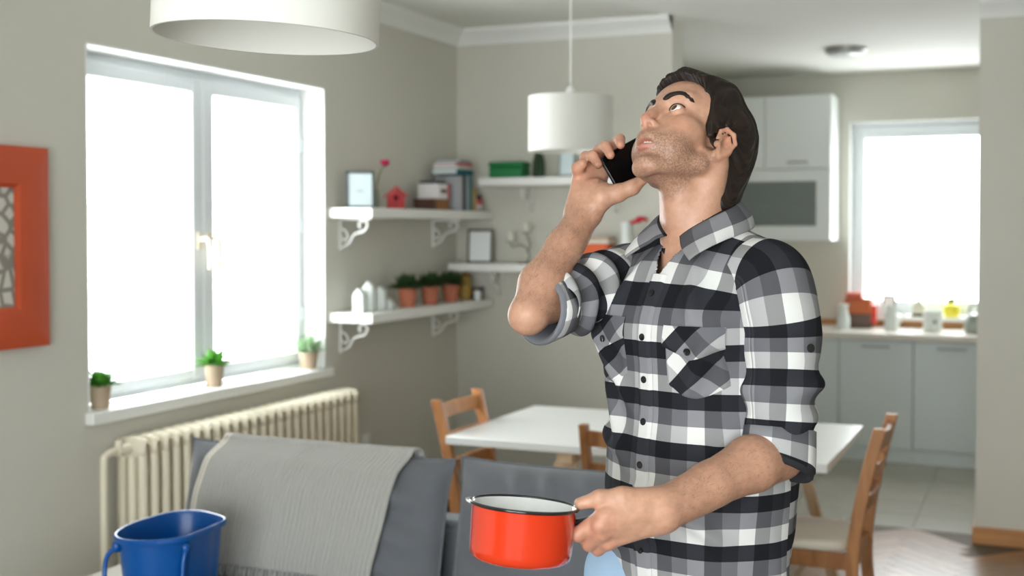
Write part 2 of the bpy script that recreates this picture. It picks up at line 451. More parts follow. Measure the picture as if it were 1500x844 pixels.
m = MB(); m.tube(catmull([(0, -0.74, 0.77), (0, -0.82, 0.77), (0.0, -0.855, 0.76), (0, -0.865, 0.72), (0, -0.865, 0.4), (0, -0.865, 0.0)], 30), 0.013, 12); m.build('pipe', M_rad, rad)
m = MB(); m.cyl((0, -0.745, 0.77), (0, -0.80, 0.77), 0.022, 0.018, n=14); m.cyl((0, -0.79, 0.77), (0.0, -0.79, 0.805), 0.014, n=12); m.build('valve', M_rad, rad)
for y in (-0.72, 0.72): MB().box((-0.02, y-0.015, 0.0), (0.02, y+0.015, 0.14)).build('foot', M_rad, rad)

# wall socket
p = hit(534, 648, 0, XL)
m = MB(); m.box((0, -0.04, -0.04), (0.010, 0.04, 0.04)); so = thing('wall_socket', 'small white wall socket low on wall beyond the radiator', 'socket', p)
m.build('plate', M_white, so, bevel=0.004)
m = MB(); m.cyl((0.010, 0, 0), (0.016, 0, 0), 0.024, n=24); m.build('outlet', M_white, so, bevel=0.002)

# ================================================================== WALL FRAME (orange)
fr = thing('picture_frame', 'wide orange wooden frame hung on the wall beside window', 'picture', (XL+0.001, 2.775, 1.48))
FO, FI, FH, FIH = 0.32, 0.185, 0.322, 0.19
def frame_side(pts_o, pts_i):
    m = MB(); t0, t1 = 0.0, 0.032
    (a0, b0), (a1, b1) = pts_o; (c0, d0), (c1, d1) = pts_i
    mid0 = ((a0*0.72+c0*0.28), (b0*0.72+d0*0.28)); mid1 = ((a1*0.72+c1*0.28), (b1*0.72+d1*0.28))
    prof = [((a0, b0), (a1, b1), t0), ((a0, b0), (a1, b1), 0.026), (mid0, mid1, 0.034), ((c0*0.9+a0*0.1, d0*0.9+b0*0.1), (c1*0.9+a1*0.1, d1*0.9+b1*0.1), 0.026), ((c0, d0), (c1, d1), 0.018), ((c0, d0), (c1, d1), t0)]
    P = np.array([[(t, p[0], p[1]) for p in (q0, q1)] for q0, q1, t in prof])
    m.grid(P); return m
o4 = [(-FO, -FH), (FO, -FH), (FO, FH), (-FO, FH)]; i4 = [(-FI, -FIH), (FI, -FIH), (FI, FIH), (-FI, FIH)]
for k in range(4):
    j = (k+1) % 4; frame_side((o4[k], o4[j]), (i4[k], i4[j])).build('frame_rail', M_orange, fr, smooth=20)
mpic = bpy.data.materials.new('patterned_print'); mpic.use_nodes = True
nt = mpic.node_tree; b = nt.nodes['Principled BSDF']; b.inputs['Roughness'].default_value = 0.7
tc = nt.nodes.new('ShaderNodeTexCoord'); mp = nt.nodes.new('ShaderNodeMapping'); mp.inputs['Scale'].default_value = (20, 20, 20)
vo = nt.nodes.new('ShaderNodeTexVoronoi'); vo.feature = 'DISTANCE_TO_EDGE'; vo.inputs['Scale'].default_value = 1.0
rp = nt.nodes.new('ShaderNodeValToRGB'); rp.color_ramp.elements[0].position = 0.08; rp.color_ramp.elements[0].color = srgb(136, 130, 120); rp.color_ramp.elements[1].position = 0.22; rp.color_ramp.elements[1].color = srgb(206, 202, 192)
nt.links.new(tc.outputs['Object'], mp.inputs[0]); nt.links.new(mp.outputs[0], vo.inputs['Vector']); nt.links.new(vo.outputs['Distance'], rp.inputs[0]); nt.links.new(rp.outputs[0], b.inputs['Base Color'])
MB().box((0.004, -FI-0.004, -FIH-0.004), (0.012, FI+0.004, FIH+0.004)).build('print', mpic, fr, smooth=0)

# ================================================================== PENDANT LAMPS
def pendant(label, loc_bottom, R, Hh, tilt=0.0):
    x, y, z = loc_bottom
    t = thing('pendant_lamp', label, 'lamp', (x, y, z), group='white drum pendant lamps')
    ms = MB(); ms.lathe([(R-0.003, 0.004), (R-0.003, Hh-0.004), (R, Hh-0.002), (R+0.001, Hh), (R, Hh), (R+0.001, 0.003), (R+0.0015, 0), (R-0.003, 0), (R-0.003, 0.004)], 64)
    sh = ms.build('shade', M_lamp, t, smooth=60)
    if tilt: sh.rotation_euler = Matrix.Rotation(tilt, 3, Vector((-math.sin(YAW), math.cos(YAW), 0))).to_euler()
    m = MB()
    for k in range(3):
        a = 2*PI*k/3+0.4; m.cyl((0, 0, Hh-0.03), ((R-0.002)*math.cos(a), (R-0.002)*math.sin(a), Hh-0.01), 0.0022, n=6)
    m.tube([(0.022*math.cos(a), 0.022*math.sin(a), Hh-0.03) for a in np.linspace(0, 2*PI, 16, endpoint=False)], 0.003, 6, closed=True)
    m.build('spider', M_white, t)
    m = MB(); m.lathe([(0.0, Hh+0.045), (0.012, Hh+0.04), (0.021, Hh+0.02), (0.021, Hh-0.06), (0.018, Hh-0.065), (0.0, Hh-0.065)], 20); m.build('socket', M_white, t)
    m = MB(); m.lathe([(0.0, Hh-0.17), (0.018, Hh-0.165), (0.030, Hh-0.14), (0.030, Hh-0.12), (0.016, Hh-0.08), (0.014, Hh-0.065)], 20); m.build('bulb', mat('opal_bulb', srgb(240, 240, 236), 0.3), t)
    m = MB(); m.cyl((0, 0, Hh+0.04), (0, 0, ZC-z-0.02), 0.003, n=8); m.build('cord', M_cord, t)
    m = MB(); m.lathe([(0.0, ZC-z-0.03), (0.03, ZC-z-0.028), (0.048, ZC-z-0.005), (0.048, ZC-z)], 24); m.build('ceiling_rose', M_white, t)
q = hit(836, 222, 1, 4.70)
pendant('white drum pendant lamp hanging above the dining table', (q[0], q[1], q[2]), 0.171, 0.222)
dr = ray(390, 57); q = v3((0, 0, CAM_H))+dr*1.865
pendant('white drum pendant lamp hanging beside the double window above the sofa', (q[0], q[1], q[2]), 0.169, 0.222, math.radians(2.6))

# flush ceiling light in the kitchen
cl = thing('ceiling_light', 'flat round flush light on the kitchen ceiling', 'light', (-1.12, 7.72, ZC))
m = MB(); m.lathe([(0.0, 0), (0.125, 0), (0.125, -0.02), (0.118, -0.028), (0.0, -0.028)], 40); m.build('base', M_steel, cl, smooth=30)
m = MB(); m.lathe([(0.110, -0.028), (0.108, -0.040), (0.09, -0.046), (0.0, -0.05)], 40); m.build('diffuser', mat('opal_plastic', srgb(200, 204, 202), 0.4), cl)

# ================================================================== KITCHEN
YF = 8.37
units = [(-0.30, 0.17), (-0.773, -0.30), (-1.246, -0.773), (-1.72, -1.246), (-2.20, -1.72), (-2.68, -2.20)]
ulab = ['grey base cabinet partly behind the plain pier wall', 'grey kitchen base cabinet beside the pier wall edge', 'grey kitchen base cabinet second from the pier wall edge', 'grey kitchen base cabinet behind the white dining table corner', 'grey kitchen base cabinet behind the man', 'grey kitchen base cabinet deepest in the corner behind the living room wall']
for (x0, x1), lb in zip(units, ulab):
    t = thing('base_cabinet', lb, 'cabinet', ((x0+x1)/2, YF, 0), group='grey kitchen base cabinets'); w = (x1-x0)/2
    MB().box((-w+0.001, 0.02, 0.085), (w-0.001, 0.58, 0.805)).build('body', M_cab, t, smooth=0)
    d = MB().box((-w+0.003, 0.0, 0.095), (w-0.003, 0.0195, 0.800)).build('door', M_cab, t, bevel=0.002)
    hm = MB(); hm.tube(catmull([(-0.08, 0.0, 0.762), (-0.078, -0.022, 0.762), (0, -0.026, 0.762), (0.078, -0.022, 0.762), (0.08, 0.0, 0.762)], 20), 0.005, 8); hm.build('handle', M_steel, d)
    MB().box((-w+0.001, 0.014, 0.0), (w-0.001, 0.03, 0.085)).build('toe_kick', M_cab, t, smooth=0)
tag(MB().box((-2.68, YF-0.02, 0.806), (0.17, YK-0.002, 0.850)).build('worktop', M_counter, bevel=0.004), 'long pale stone worktop along the kitchen window', 'worktop')
ws = MB().box((-2.68, YK-0.022, 0.850), (0.17, YK-0.002, 0.895)).build('wooden_upstand', M_oak, bevel=0.003); tag(ws, 'wooden upstand strip along the back of the worktop', 'trim')
# wall cabinets
YU = 8.62
wlab = ['white wall cabinet beside the kitchen window, above the glass fronted unit', 'white wall cabinet behind the head of the man', 'white wall cabinet in the far corner of the kitchen']
for k, ((x0, x1), lb) in enumerate(zip([(-1.80, -1.345), (-2.255, -1.80), (-2.71, -2.255)], wlab)):
    t = thing('wall_cabinet', lb, 'cabinet', ((x0+x1)/2, YU, 1.955), group='white kitchen wall cabinets'); w = (x1-x0)/2
    MB().box((-w+0.001, 0.02, 0), (w-0.001, 0.348, 0.51)).build('body', M_cabw, t, smooth=0)
    d = MB().box((-w+0.003, 0, 0.003), (w-0.003, 0.0195, 0.507)).build('door', M_cabw, t, bevel=0.002)
    hm = MB(); hm.tube(catmull([(-0.06, 0, 0.045), (-0.058, -0.02, 0.045), (0.058, -0.02, 0.045), (0.06, 0, 0.045)], 16), 0.005, 8); hm.build('handle', M_steel, d)
def glass_unit(x0, x1, lb):
    t = thing('glass_cabinet', lb, 'cabinet', ((x0+x1)/2, YU, 1.455), group='glass fronted wall units'); w = (x1-x0)/2; h = 0.498
    m = MB(); m.box((-w, 0.02, 0), (w, 0.348, 0.018)); m.box((-w, 0.02, h-0.018), (w, 0.348, h)); m.box((-w, 0.02, 0.018), (-w+0.018, 0.348, h-0.018)); m.box((w-0.018, 0.02, 0.018), (w, 0.348, h-0.018)); m.box((-w+0.018, 0.335, 0.018), (w-0.018, 0.348, h-0.018))
    m.build('body', M_cabw, t, smooth=0)
    m = MB(); e = 0.10; m.box((-w+0.003, 0, 0.003), (w-0.003, 0.0195, e+0.003)); m.box((-w+0.003, 0, h-0.085), (w-0.003, 0.0195, h-0.003)); m.box((-w+0.003, 0, e), (-w+e, 0.0195, h-0.08)); m.box((w-e, 0, e), (w-0.003, 0.0195, h-0.08))
    d = m.build('door', M_cabw, t, bevel=0.002)
    MB().box((-w+e-0.005, 0.008, e), (w-e+0.005, 0.012, h-0.08)).build('glass_pane', M_cabglass, d, smooth=0)
    MB().box((-w+0.018, 0.06, 0.245), (w-0.018, 0.33, 0.262)).build('shelf', M_cabw, t, smooth=0)
    return t
glass_unit(-2.255, -1.345, 'white wall unit with grey glass front below the cabinets')
# end panel is the cabinet sides; crockery in the glass unit
for i, x in enumerate((-1.55, -1.66, -1.78, -1.90)):
    m = MB(); m.lathe([(0.0, 0), (0.028, 0), (0.036, 0.04), (0.038, 0.085), (0.035, 0.085), (0.030, 0.01), (0, 0.008)], 20)
    o = m.build('glass_tumbler', mat('pale_ceramic', srgb(206, 208, 204), 0.3), loc=(x, YU+0.16, 1.473)); tag(o, ['pale tumbler behind grey glass, closest to the kitchen window', 'pale tumbler behind grey glass, second from the kitchen window', 'pale tumbler behind grey glass, third from the kitchen window', 'pale tumbler behind grey glass, farthest from the kitchen window'][i], 'cup', 'tumblers in the glass fronted unit')

# things on the worktop and the kitchen sill (distance from the worktop / sill they stand on)
def on_top(px, py): return hit(px, py, 2, 0.850)
M_ceramic = mat('white_ceramic', srgb(214, 220, 216), 0.35)
p = on_top(1250, 475)
t = thing('storage_jar', 'tall white waisted jar in front of the orange and brown box', 'jar', (p[0], 8.62, 0.85))
m = MB(); m.lathe([(0, 0), (0.042, 0), (0.044, 0.01), (0.042, 0.085), (0.034, 0.095), (0.034, 0.105), (0.0, 0.105)], 28); m.build('body', M_ceramic, t)
m = MB(); m.lathe([(0.034, 0.105), (0.030, 0.12), (0.028, 0.15), (0.036, 0.165), (0.036, 0.172), (0, 0.175)], 28); m.build('lid', M_ceramic, t)
q = hit(1258, 455, 1, 8.80)
t = thing('bread_box', 'orange and brown box behind the tall white waisted jar', 'box', (q[0], 8.80, 0.85))
MB().box((-0.085, -0.06, 0.0), (0.085, 0.06, 0.10)).build('base', mat('brown_tin', srgb(96, 74, 62), 0.5), t, bevel=0.006)
MB().box((-0.088, -0.063, 0.10), (0.088, 0.063, 0.205)).build('body', mat('orange_tin', srgb(186, 92, 44), 0.5, var=0.1, vscale=20), t, bevel=0.008)
MB().box((-0.08, -0.055, 0.205), (0.03, 0.055, 0.245)).build('lid', mat('red_tin', srgb(206, 96, 76), 0.5), t, bevel=0.006)
MB().cyl((0.098, 0, 0.03), (0.098, 0, 0.16), 0.022, n=16).build('bottle_pocket', mat('red_plastic', srgb(206, 60, 40), 0.5), t)
q = hit(1306, 472, 1, 8.66)
t = thing('milk_jug', 'white jug with handle standing in the middle of worktop', 'jug', (q[0], 8.66, 0.85))
m = MB(); m.lathe([(0, 0), (0.046, 0), (0.050, 0.02), (0.046, 0.07), (0.034, 0.12), (0.036, 0.16), (0.040, 0.17), (0.036, 0.17), (0.03, 0.12), (0.0, 0.02)], 28); m.build('body', M_ceramic, t)
m = MB(); m.tube(catmull([(0.034, 0, 0.15), (0.065, 0, 0.15), (0.078, 0, 0.11), (0.06, 0, 0.06), (0.046, 0, 0.05)], 20), 0.007, 8); m.build('handle', M_ceramic, t)
q = hit(1302, 440, 1, 8.94)
t = thing('card_stand', 'small dark edged card stand on sill behind the white jug', 'frame', (q[0], 8.95, KZ0))
m = MB(); m.box((-0.045, 0, 0.0), (0.045, 0.012, 0.145)); m.build('frame', M_dkframe, t, bevel=0.003)
MB().box((-0.036, -0.002, 0.012), (0.036, 0.001, 0.132)).build('card', M_paper, t, smooth=0)
q = hit(1346, 452, 1, 8.95)
t = thing('bird_house_ornament', 'little pale house shaped lantern on the kitchen window sill', 'lantern', (q[0], 8.95, KZ0))
m = MB(); m.prism([(-0.04, 0), (0.04, 0), (0.04, 0.075), (0, 0.125), (-0.04, 0.075)], -0.03, 0.03, ax=1); m.build('body', mat('pale_stone', srgb(200, 200, 180), 0.6), t, bevel=0.004)
m = MB(); m.box((-0.042, -0.032, 0), (0.042, 0.032, 0.02)); m.build('base', mat('dark_base', srgb(70, 72, 50), 0.6), t)
m = MB(); m.tube([(0.012*math.cos(a), 0, 0.135+0.012*math.sin(a)) for a in np.linspace(0, 2*PI, 14, endpoint=False)], 0.002, 6, closed=True); m.build('ring', M_dkframe, t)
q = hit(1366, 475, 1, 8.64)
t = thing('utensil_canister', 'wide white canister with a small dark emblem on worktop', 'canister', (q[0], 8.64, 0.85))
m = MB(); m.lathe([(0, 0), (0.058, 0), (0.060, 0.005), (0.062, 0.135), (0.058, 0.135), (0.055, 0.01), (0, 0.01)], 32); m.build('body', M_ceramic, t)
m = MB(); m.cyl((0.02, -0.0585, 0.07), (0.02, -0.061, 0.07), 0.013, n=16); m.build('emblem', mat('grey_print', srgb(120, 130, 124), 0.6), t)
q = hit(1394, 456, 1, 8.95)
t = thing('flower_pot', 'yellow pot with a dark green top on the kitchen window sill', 'pot', (q[0], 8.95, KZ0))
m = MB(); m.lathe([(0, 0), (0.044, 0), (0.056, 0.05), (0.052, 0.085), (0.036, 0.095), (0, 0.095)], 28); m.build('pot', mat('yellow_glaze', srgb(226, 214, 60), 0.4), t)
m = MB()
for k in range(26):
    a = rng.uniform(0, 2*PI); r = rng.uniform(0, 0.026); m.ball((r*math.cos(a), r*math.sin(a), 0.10+rng.uniform(0, 0.025)), 0.010, 6, 4)
tag(m.build('foliage', mat('olive_leaf', srgb(120, 128, 30), 0.6), t), kind='stuff')
q = hit(1426, 478, 1, 8.62)
t = thing('kettle', 'grey green rounded kettle half hidden by the pier wall', 'kettle', (q[0]+0.02, 8.62, 0.85))
m = MB(); m.lathe([(0, 0), (0.072, 0), (0.084, 0.03), (0.078, 0.09), (0.056, 0.125), (0.0, 0.135)], 28); m.build('body', mat('sage_enamel', srgb(150, 158, 148), 0.3), t)
m = MB(); m.tube(catmull([(-0.05, 0, 0.12), (-0.035, 0, 0.18), (0.035, 0, 0.18), (0.05, 0, 0.12)], 18), 0.006, 8); m.build('handle', M_dkframe, t)
m = MB(); m.tube(catmull([(0.07, 0, 0.06), (0.10, 0, 0.09), (0.115, 0, 0.12)], 10), [0.02]*4+[0.014]*6, 10); m.build('spout', mat('sage_enamel', (0, 0, 0)), t)
q = hit(1285, 455, 1, 8.93)
t = thing('paper_stack', 'low stack of white folded cards on the kitchen sill', 'papers', (q[0], 8.93, KZ0))
for k in range(4): MB().box((-0.05+0.002*k, -0.03, 0.020*k), (0.05, 0.03, 0.020*k+0.015)).build('card', M_paper, t, smooth=0)

# ================================================================== WALL SHELVES
def bracket(parent, base, out, length=0.17, drop=0.15):
    base, out = v3(base), v3(out); z = v3((0, 0, 1)); m = MB()
    P = lambda a, b: base+out*a+z*b
    m.beam(P(0.0, -0.003), P(length, -0.003), 0.014, 0.006, up=np.cross(out, z))
    m.beam(P(0.003, 0), P(0.003, -drop), 0.006, 0.014, up=out)
    m.tube(catmull([P(0.004, -drop+0.01), P(0.05, -drop+0.03), P(0.075, -drop*0.55), P(0.10, -0.07), P(0.135, -0.06), P(0.15, -0.03), P(0.13, -0.012), P(0.105, -0.03), P(0.115, -0.048)], 40), 0.006, 8)
    m.tube(catmull([P(0.004, -0.05), P(0.03, -0.06), P(0.045, -0.085), P(0.03, -0.105), P(0.012, -0.09)], 22), 0.005, 8)
    m.build('bracket', M_shelf, parent)
SY0, SXF = 4.848, -2.787
def shelf_left(z, lb):
    t = thing('wall_shelf', lb, 'shelf', (XL, SY0, z))
    MB().box((0.001, 0, -0.044), (SXF-XL, 1.10 if z > 5 else 1.335, 0)).build('board', M_shelf, t, bevel=0.003)
    for y in (0.10, 1.05): bracket(t, (0.001, y, -0.044), (1, 0, 0))
def shelf_back(z, lb, x0, x1, yf=5.965):
    t = thing('wall_shelf', lb, 'shelf', (x0, YB, z))
    MB().box((0, yf-YB, -0.042), (x1-x0, -0.001, 0)).build('board', M_shelf, t, bevel=0.003)
    for x in (0.22, x1-x0-0.15): bracket(t, (x, -0.001, -0.042), (0, -1, 0))
Z1, Z2, Z3, Z4 = 1.634, 1.152, 1.810, 1.352
shelf_left(Z1, 'upper white wall shelf beside the double window, holding the red house')
shelf_left(Z2, 'lower white wall shelf beside the double window, holding three terracotta pots')
shelf_back(Z3, 'upper white wall shelf on the back wall, holding the green box', -2.78, -1.93)
shelf_back(Z4, 'lower white wall shelf on the back wall, holding the two candles', -2.96, -1.93)

def at_shelf(px, x_depth): return hit(px, 300, 0, x_depth)     # left wall shelves: stand at a distance x from the wall
def boxthing(name, label, cat, loc, size, material, rz=0, bevel=0.003, group=None):
    o = MB().box((-size[0]/2, -size[1]/2, 0), (size[0]/2, size[1]/2, size[2])).build(name, material, bevel=bevel)
    o.location = tuple(map(float, loc)); o.rotation_euler = (0, 0, rz); return tag(o, label, cat, group)

XS = -2.90
# photo frame leaning on the wall (upper left shelf)
def photo_frame(name, label, loc, w, h, rz, fm, pm, lean=0.10):
    t = thing(name, label, 'picture', loc, rz)
    m = MB(); e = 0.012; m.box((-w/2, 0, 0), (w/2, 0.014, e)); m.box((-w/2, 0, h-e), (w/2, 0.014, h)); m.box((-w/2, 0, e), (-w/2+e, 0.014, h-e)); m.box((w/2-e, 0, e), (w/2, 0.014, h-e))
    f = m.build('frame', fm, t, bevel=0.002); f.rotation_euler = (-lean, 0, 0)
    g = MB().box((-w/2+e, 0.006, e), (w/2-e, 0.010, h-e)).build('print', pm, t, smooth=0); g.rotation_euler = (-lean, 0, 0)
    s_ = MB().beam((0, 0.015+h*lean*0.9, h*0.7), (0, 0.075, 0.003), 0.03, 0.004).build('stand', fm, t)
    return t, g
M_bluepaper = mat('blue_white_print', srgb(206, 220, 224), 0.6, var=0.04, vscale=30)
y = hit(528, 300, 0, XS)[1]
t, g = photo_frame('framed_photo', 'grey photo frame with pale blue print beside magenta flower', (XS, y, Z1), 0.135, 0.175, math.radians(38), M_dkframe, M_bluepaper)
m = MB()
for zz, ws in ((0.085, 0.030), (0.075, 0.042)): m.box((-ws/2, 0.0045, zz), (ws/2, 0.0058, zz+0.004))
m.build('faint_lettering', mat('faint_ink', srgb(160, 172, 180), 0.7), g, smooth=0)
y = hit(551, 300, 0, XS)[1]
t = thing('flower_vase', 'single magenta flower leaning out of a slim vase', 'flower', (XS, y, Z1))
m = MB(); m.lathe([(0, 0), (0.016, 0), (0.017, 0.05), (0.011, 0.075), (0.012, 0.09), (0.009, 0.09), (0.008, 0.06), (0, 0.01)], 18); m.build('vase', mat('grey_green_vase', srgb(128, 134, 120), 0.4), t)
sp = catmull([(0, 0, 0.02), (0.0, 0.002, 0.10), (0.01, 0.02, 0.17), (0.02, 0.05, 0.215)], 16)
m = MB(); m.tube(sp, 0.0035, 8); m.build('stem', mat('stem_green', srgb(104, 110, 80), 0.6), t)
m = MB(); m.ball(sp[-1], (0.016, 0.016, 0.013), 12, 8)
for k in range(8):
    a = 2*PI*k/8; m.ball(sp[-1]+v3((0.013*math.cos(a), 0.013*math.sin(a), 0.006)), (0.010, 0.010, 0.014), 8, 6)
m.build('blossom', mat('magenta_petal', srgb(176, 20, 84), 0.6), t)
y = hit(580, 300, 0, XS+0.01)[1]
t = thing('bird_house', 'red wooden bird house on the upper wall shelf', 'ornament', (XS+0.01, y, Z1), math.radians(30))
M_red = mat('red_wood', srgb(172, 36, 40), 0.6, var=0.1, vscale=20)
pent = [(-0.042, 0.0), (0.042, 0.0), (0.042, 0.065), (0, 0.10), (-0.042, 0.065)]
def pent_edge(a):      # where a ray from the hole centre meets the pentagon
    o, d = np.array([0.0, 0.055]), np.array([math.cos(a), math.sin(a)]); best = 1.0
    for k in range(5):
        p0, p1 = np.array(pent[k]), np.array(pent[(k+1) % 5]); e = p1-p0; den = d[0]*e[1]-d[1]*e[0]
        if abs(den) > 1e-9:
            w0 = p0-o; t0 = (w0[0]*e[1]-w0[1]*e[0])/den; u0 = (w0[0]*d[1]-w0[1]*d[0])/den
            if t0 > 0 and -1e-6 <= u0 <= 1+1e-6: best = min(best, t0)
    return o+d*best
angs = sorted([2*PI*k/24 for k in range(24)]+[math.atan2(q[1]-0.055, q[0]) % (2*PI) for q in pent])
rings_ = []
for y_, kind in ((0.045, 'e'), (-0.045, 'e'), (-0.045, 'h'), (-0.039, 'h'), (-0.039, 'i'), (0.039, 'i')):
    ring = []
    for a_ in angs:
        q = pent_edge(a_) if kind == 'e' else (np.array([0.0, 0.055])+0.013*np.array([math.cos(a_), math.sin(a_)]) if kind == 'h' else np.array([0.0, 0.055])+(pent_edge(a_)-np.array([0.0, 0.055]))*0.88)
        ring.append((q[0], y_, q[1]))
    rings_.append(ring)
m = MB(); m.grid(np.array(rings_), wrap_u=True); na_ = len(angs); m.f.append(tuple(range(na_))); m.f.append(tuple(5*na_+k for k in range(na_-1, -1, -1))); m.build('body', M_red, t, smooth=20)
m = MB(); m.beam((-0.058, 0, 0.058), (0.002, 0, 0.112), 0.10, 0.006, up=(0.7, 0, -0.7)); m.beam((0.058, 0, 0.058), (-0.002, 0, 0.112), 0.10, 0.006, up=(0.7, 0, 0.7)); m.build('roof', mat('red_roof', srgb(196, 44, 48), 0.5), t)
m = MB(); m.cyl((0, -0.046, 0.03), (0, -0.066, 0.03), 0.003, n=8); m.build('perch', M_red, t)
y = hit(632, 300, 0, XS)[1]
t = thing('wooden_box', 'dark brown wooden box with lighter front under the white carton', 'box', (XS, y, Z1))
MB().box((-0.06, -0.085, 0), (0.055, 0.085, 0.058)).build('body', mat('dark_wood', srgb(78, 50, 40), 0.5), t, bevel=0.003)
MB().box((0.055, -0.055, 0.004), (0.060, 0.083, 0.052)).build('front_panel', mat('brown_wood', srgb(142, 92, 40), 0.5, var=0.1, vscale=20), t, bevel=0.001)
t = thing('white_carton', 'white carton with dark logo lying on the wooden box', 'box', (XS, y+0.03, Z1+0.058))
MB().box((-0.06, -0.065, 0), (0.06, 0.06, 0.078)).build('body', mat('white_card', srgb(220, 216, 216), 0.6), t, bevel=0.002)
MB().box((0.060, -0.04, 0.03), (0.0612, 0.025, 0.05)).build('dark_mark', mat('dark_ink', srgb(50, 54, 62), 0.6), t, smooth=0)
MB().box((0.060, 0.035, 0.0), (0.0612, 0.06, 0.078)).build('red_strip', mat('red_ink', srgb(190, 60, 70), 0.6), t, smooth=0)
MB().box((-0.058, -0.06, 0.078), (0.05, 0.03, 0.092)).build('dark_lid', mat('dark_ink', (0, 0, 0)), t, bevel=0.002)
# upright books
y0 = hit(655, 300, 0, XS)[1]; yy = y0+0.005
def book(loc, size, m_cover, label, flat=False, rz=0.0):
    t = thing('book', label, 'book', loc, rz, 'books on the upper wall shelf'); sx, sy, sz = size
    if flat:
        m = MB(); m.box((-sx/2, -sy/2, 0), (sx/2, sy/2, 0.003)); m.box((-sx/2, -sy/2, sz-0.003), (sx/2, sy/2, sz)); m.box((sx/2-0.003, -sy/2, 0.003), (sx/2, sy/2, sz-0.003))
        m.build('cover', m_cover, t, smooth=0); MB().box((-sx/2+0.004, -sy/2+0.004, 0.003), (sx/2-0.003, sy/2-0.004, sz-0.003)).build('pages', M_paper, t, smooth=0)
    else:
        m = MB(); m.box((-sx/2, -sy/2, 0), (sx/2, -sy/2+0.003, sz)); m.box((-sx/2, sy/2-0.003, 0), (sx/2, sy/2, sz)); m.box((sx/2-0.003, -sy/2+0.003, 0), (sx/2, sy/2-0.003, sz))
        m.build('cover', m_cover, t, smooth=0); MB().box((-sx/2+0.004, -sy/2+0.003, 0.003), (sx/2-0.003, sy/2-0.003, sz-0.003)).build('pages', M_paper, t, smooth=0)
cols = [('grey', srgb(168, 168, 172)), ('black', srgb(34, 36, 44)), ('pale grey', srgb(150, 164, 172)), ('teal', srgb(16, 104, 104)), ('tan', srgb(176, 152, 108))]
for k, ((cn, cc), th, hh) in enumerate(zip(cols, (0.030, 0.040, 0.042, 0.034, 0.060), (0.185, 0.19, 0.19, 0.19, 0.125))):
    yy += th/2; book((XS, yy, Z1), (0.15, th-0.002, hh), mat('book_'+cn.replace(' ', '_'), cc, 0.6), f'{cn} book standing upright on the upper wall shelf'); yy += th/2
yb = y0+0.075
book((XS+0.005, yb-0.02, Z1+0.192), (0.15, 0.20, 0.026), mat('book_dark_teal', srgb(18, 92, 104), 0.6), 'dark teal book lying flat on the upright books', True)
book((XS, yb-0.01, Z1+0.219), (0.145, 0.19, 0.016), mat('book_white', srgb(206, 206, 196), 0.6), 'thin white book lying on the dark teal book', True, 0.05)
book((XS+0.004, yb-0.015, Z1+0.236), (0.14, 0.18, 0.018), mat('book_rose', srgb(184, 104, 100), 0.6), 'rose coloured book on the top of flat books', True, -0.06)
book((XS, yb+0.0, Z1+0.255), (0.14, 0.17, 0.012), mat('book_blue_grey', srgb(110, 136, 152), 0.6), 'thin blue grey book, topmost of the flat books', True, 0.08)
y = hit(712, 300, 0, XS+0.03)[1]
t = thing('sugar_bowl', 'small white bowl with red and black lid at end of shelf', 'bowl', (XS+0.05, min(y, 6.08), Z1))
m = MB(); m.lathe([(0, 0), (0.03, 0), (0.045, 0.02), (0.040, 0.038), (0.0, 0.04)], 24); m.build('bowl', mat('grey_white', srgb(190, 184, 180), 0.5), t)
m = MB(); m.lathe([(0.040, 0.038), (0.042, 0.052), (0.034, 0.062), (0, 0.064)], 24); m.build('red_band', mat('rose_red', srgb(186, 62, 70), 0.5), t)
m = MB(); m.lathe([(0.034, 0.062), (0.038, 0.075), (0.032, 0.088), (0, 0.09)], 24); m.build('lid', mat('near_black', srgb(40, 30, 26), 0.5), t)

# lower left shelf: white ceramic village, pots, yellow jar, cups
t = None
for px, dz, w, hh, lab in ((527, 0.0, 0.05, 0.115, 'lower'), (541, 0.0, 0.05, 0.145, 'tallest'), (558, 0.0, 0.05, 0.115, 'narrow'), (570, 0.0, 0.05, 0.055, 'lowest')):
    y = hit(px, 440, 0, XS+0.01)[1]
    t = thing('ceramic_house', f'{lab} white ceramic house tealight holder on lower wall shelf', 'ornament', (XS+0.01, y, Z2), math.radians(15), 'white ceramic houses')
    MB().prism([(-w/2, 0), (w/2, 0), (w/2, hh-0.03), (0, hh), (-w/2, hh-0.03)], -0.035, 0.035, ax=1).build('body', M_ceramic, t, bevel=0.004)
    m = MB(); m.box((-w*0.2, -0.0365, hh*0.25), (w*0.2, -0.034, hh*0.55)); m.build('window', M_ceramic, t, smooth=0)
def leaf_plant(m, n, r, h, leaf, z0, spread=1.0):
    for k in range(n):
        a = rng.uniform(0, 2*PI); el = rng.uniform(0.15, 1.35); L = h*rng.uniform(0.6, 1.05)
        d = v3((math.cos(a)*math.cos(el)*spread, math.sin(a)*math.cos(el)*spread, math.sin(el)))
        b = v3((rng.uniform(-r, r)*0.6, rng.uniform(-r, r)*0.6, z0)); side = np.cross(d, (0, 0, 1.0)); side /= np.linalg.norm(side)+1e-9
        c1 = b+d*L*0.55; tip = b+d*L+v3((0, 0, -0.12*L)); nrm = np.cross(side, d)
        m.raw([b, c1-side*leaf+nrm*leaf*0.4, tip, c1+side*leaf+nrm*leaf*0.4, c1-nrm*leaf*0.15], [(0, 4, 1), (1, 4, 2), (0, 3, 4), (4, 3, 2)])
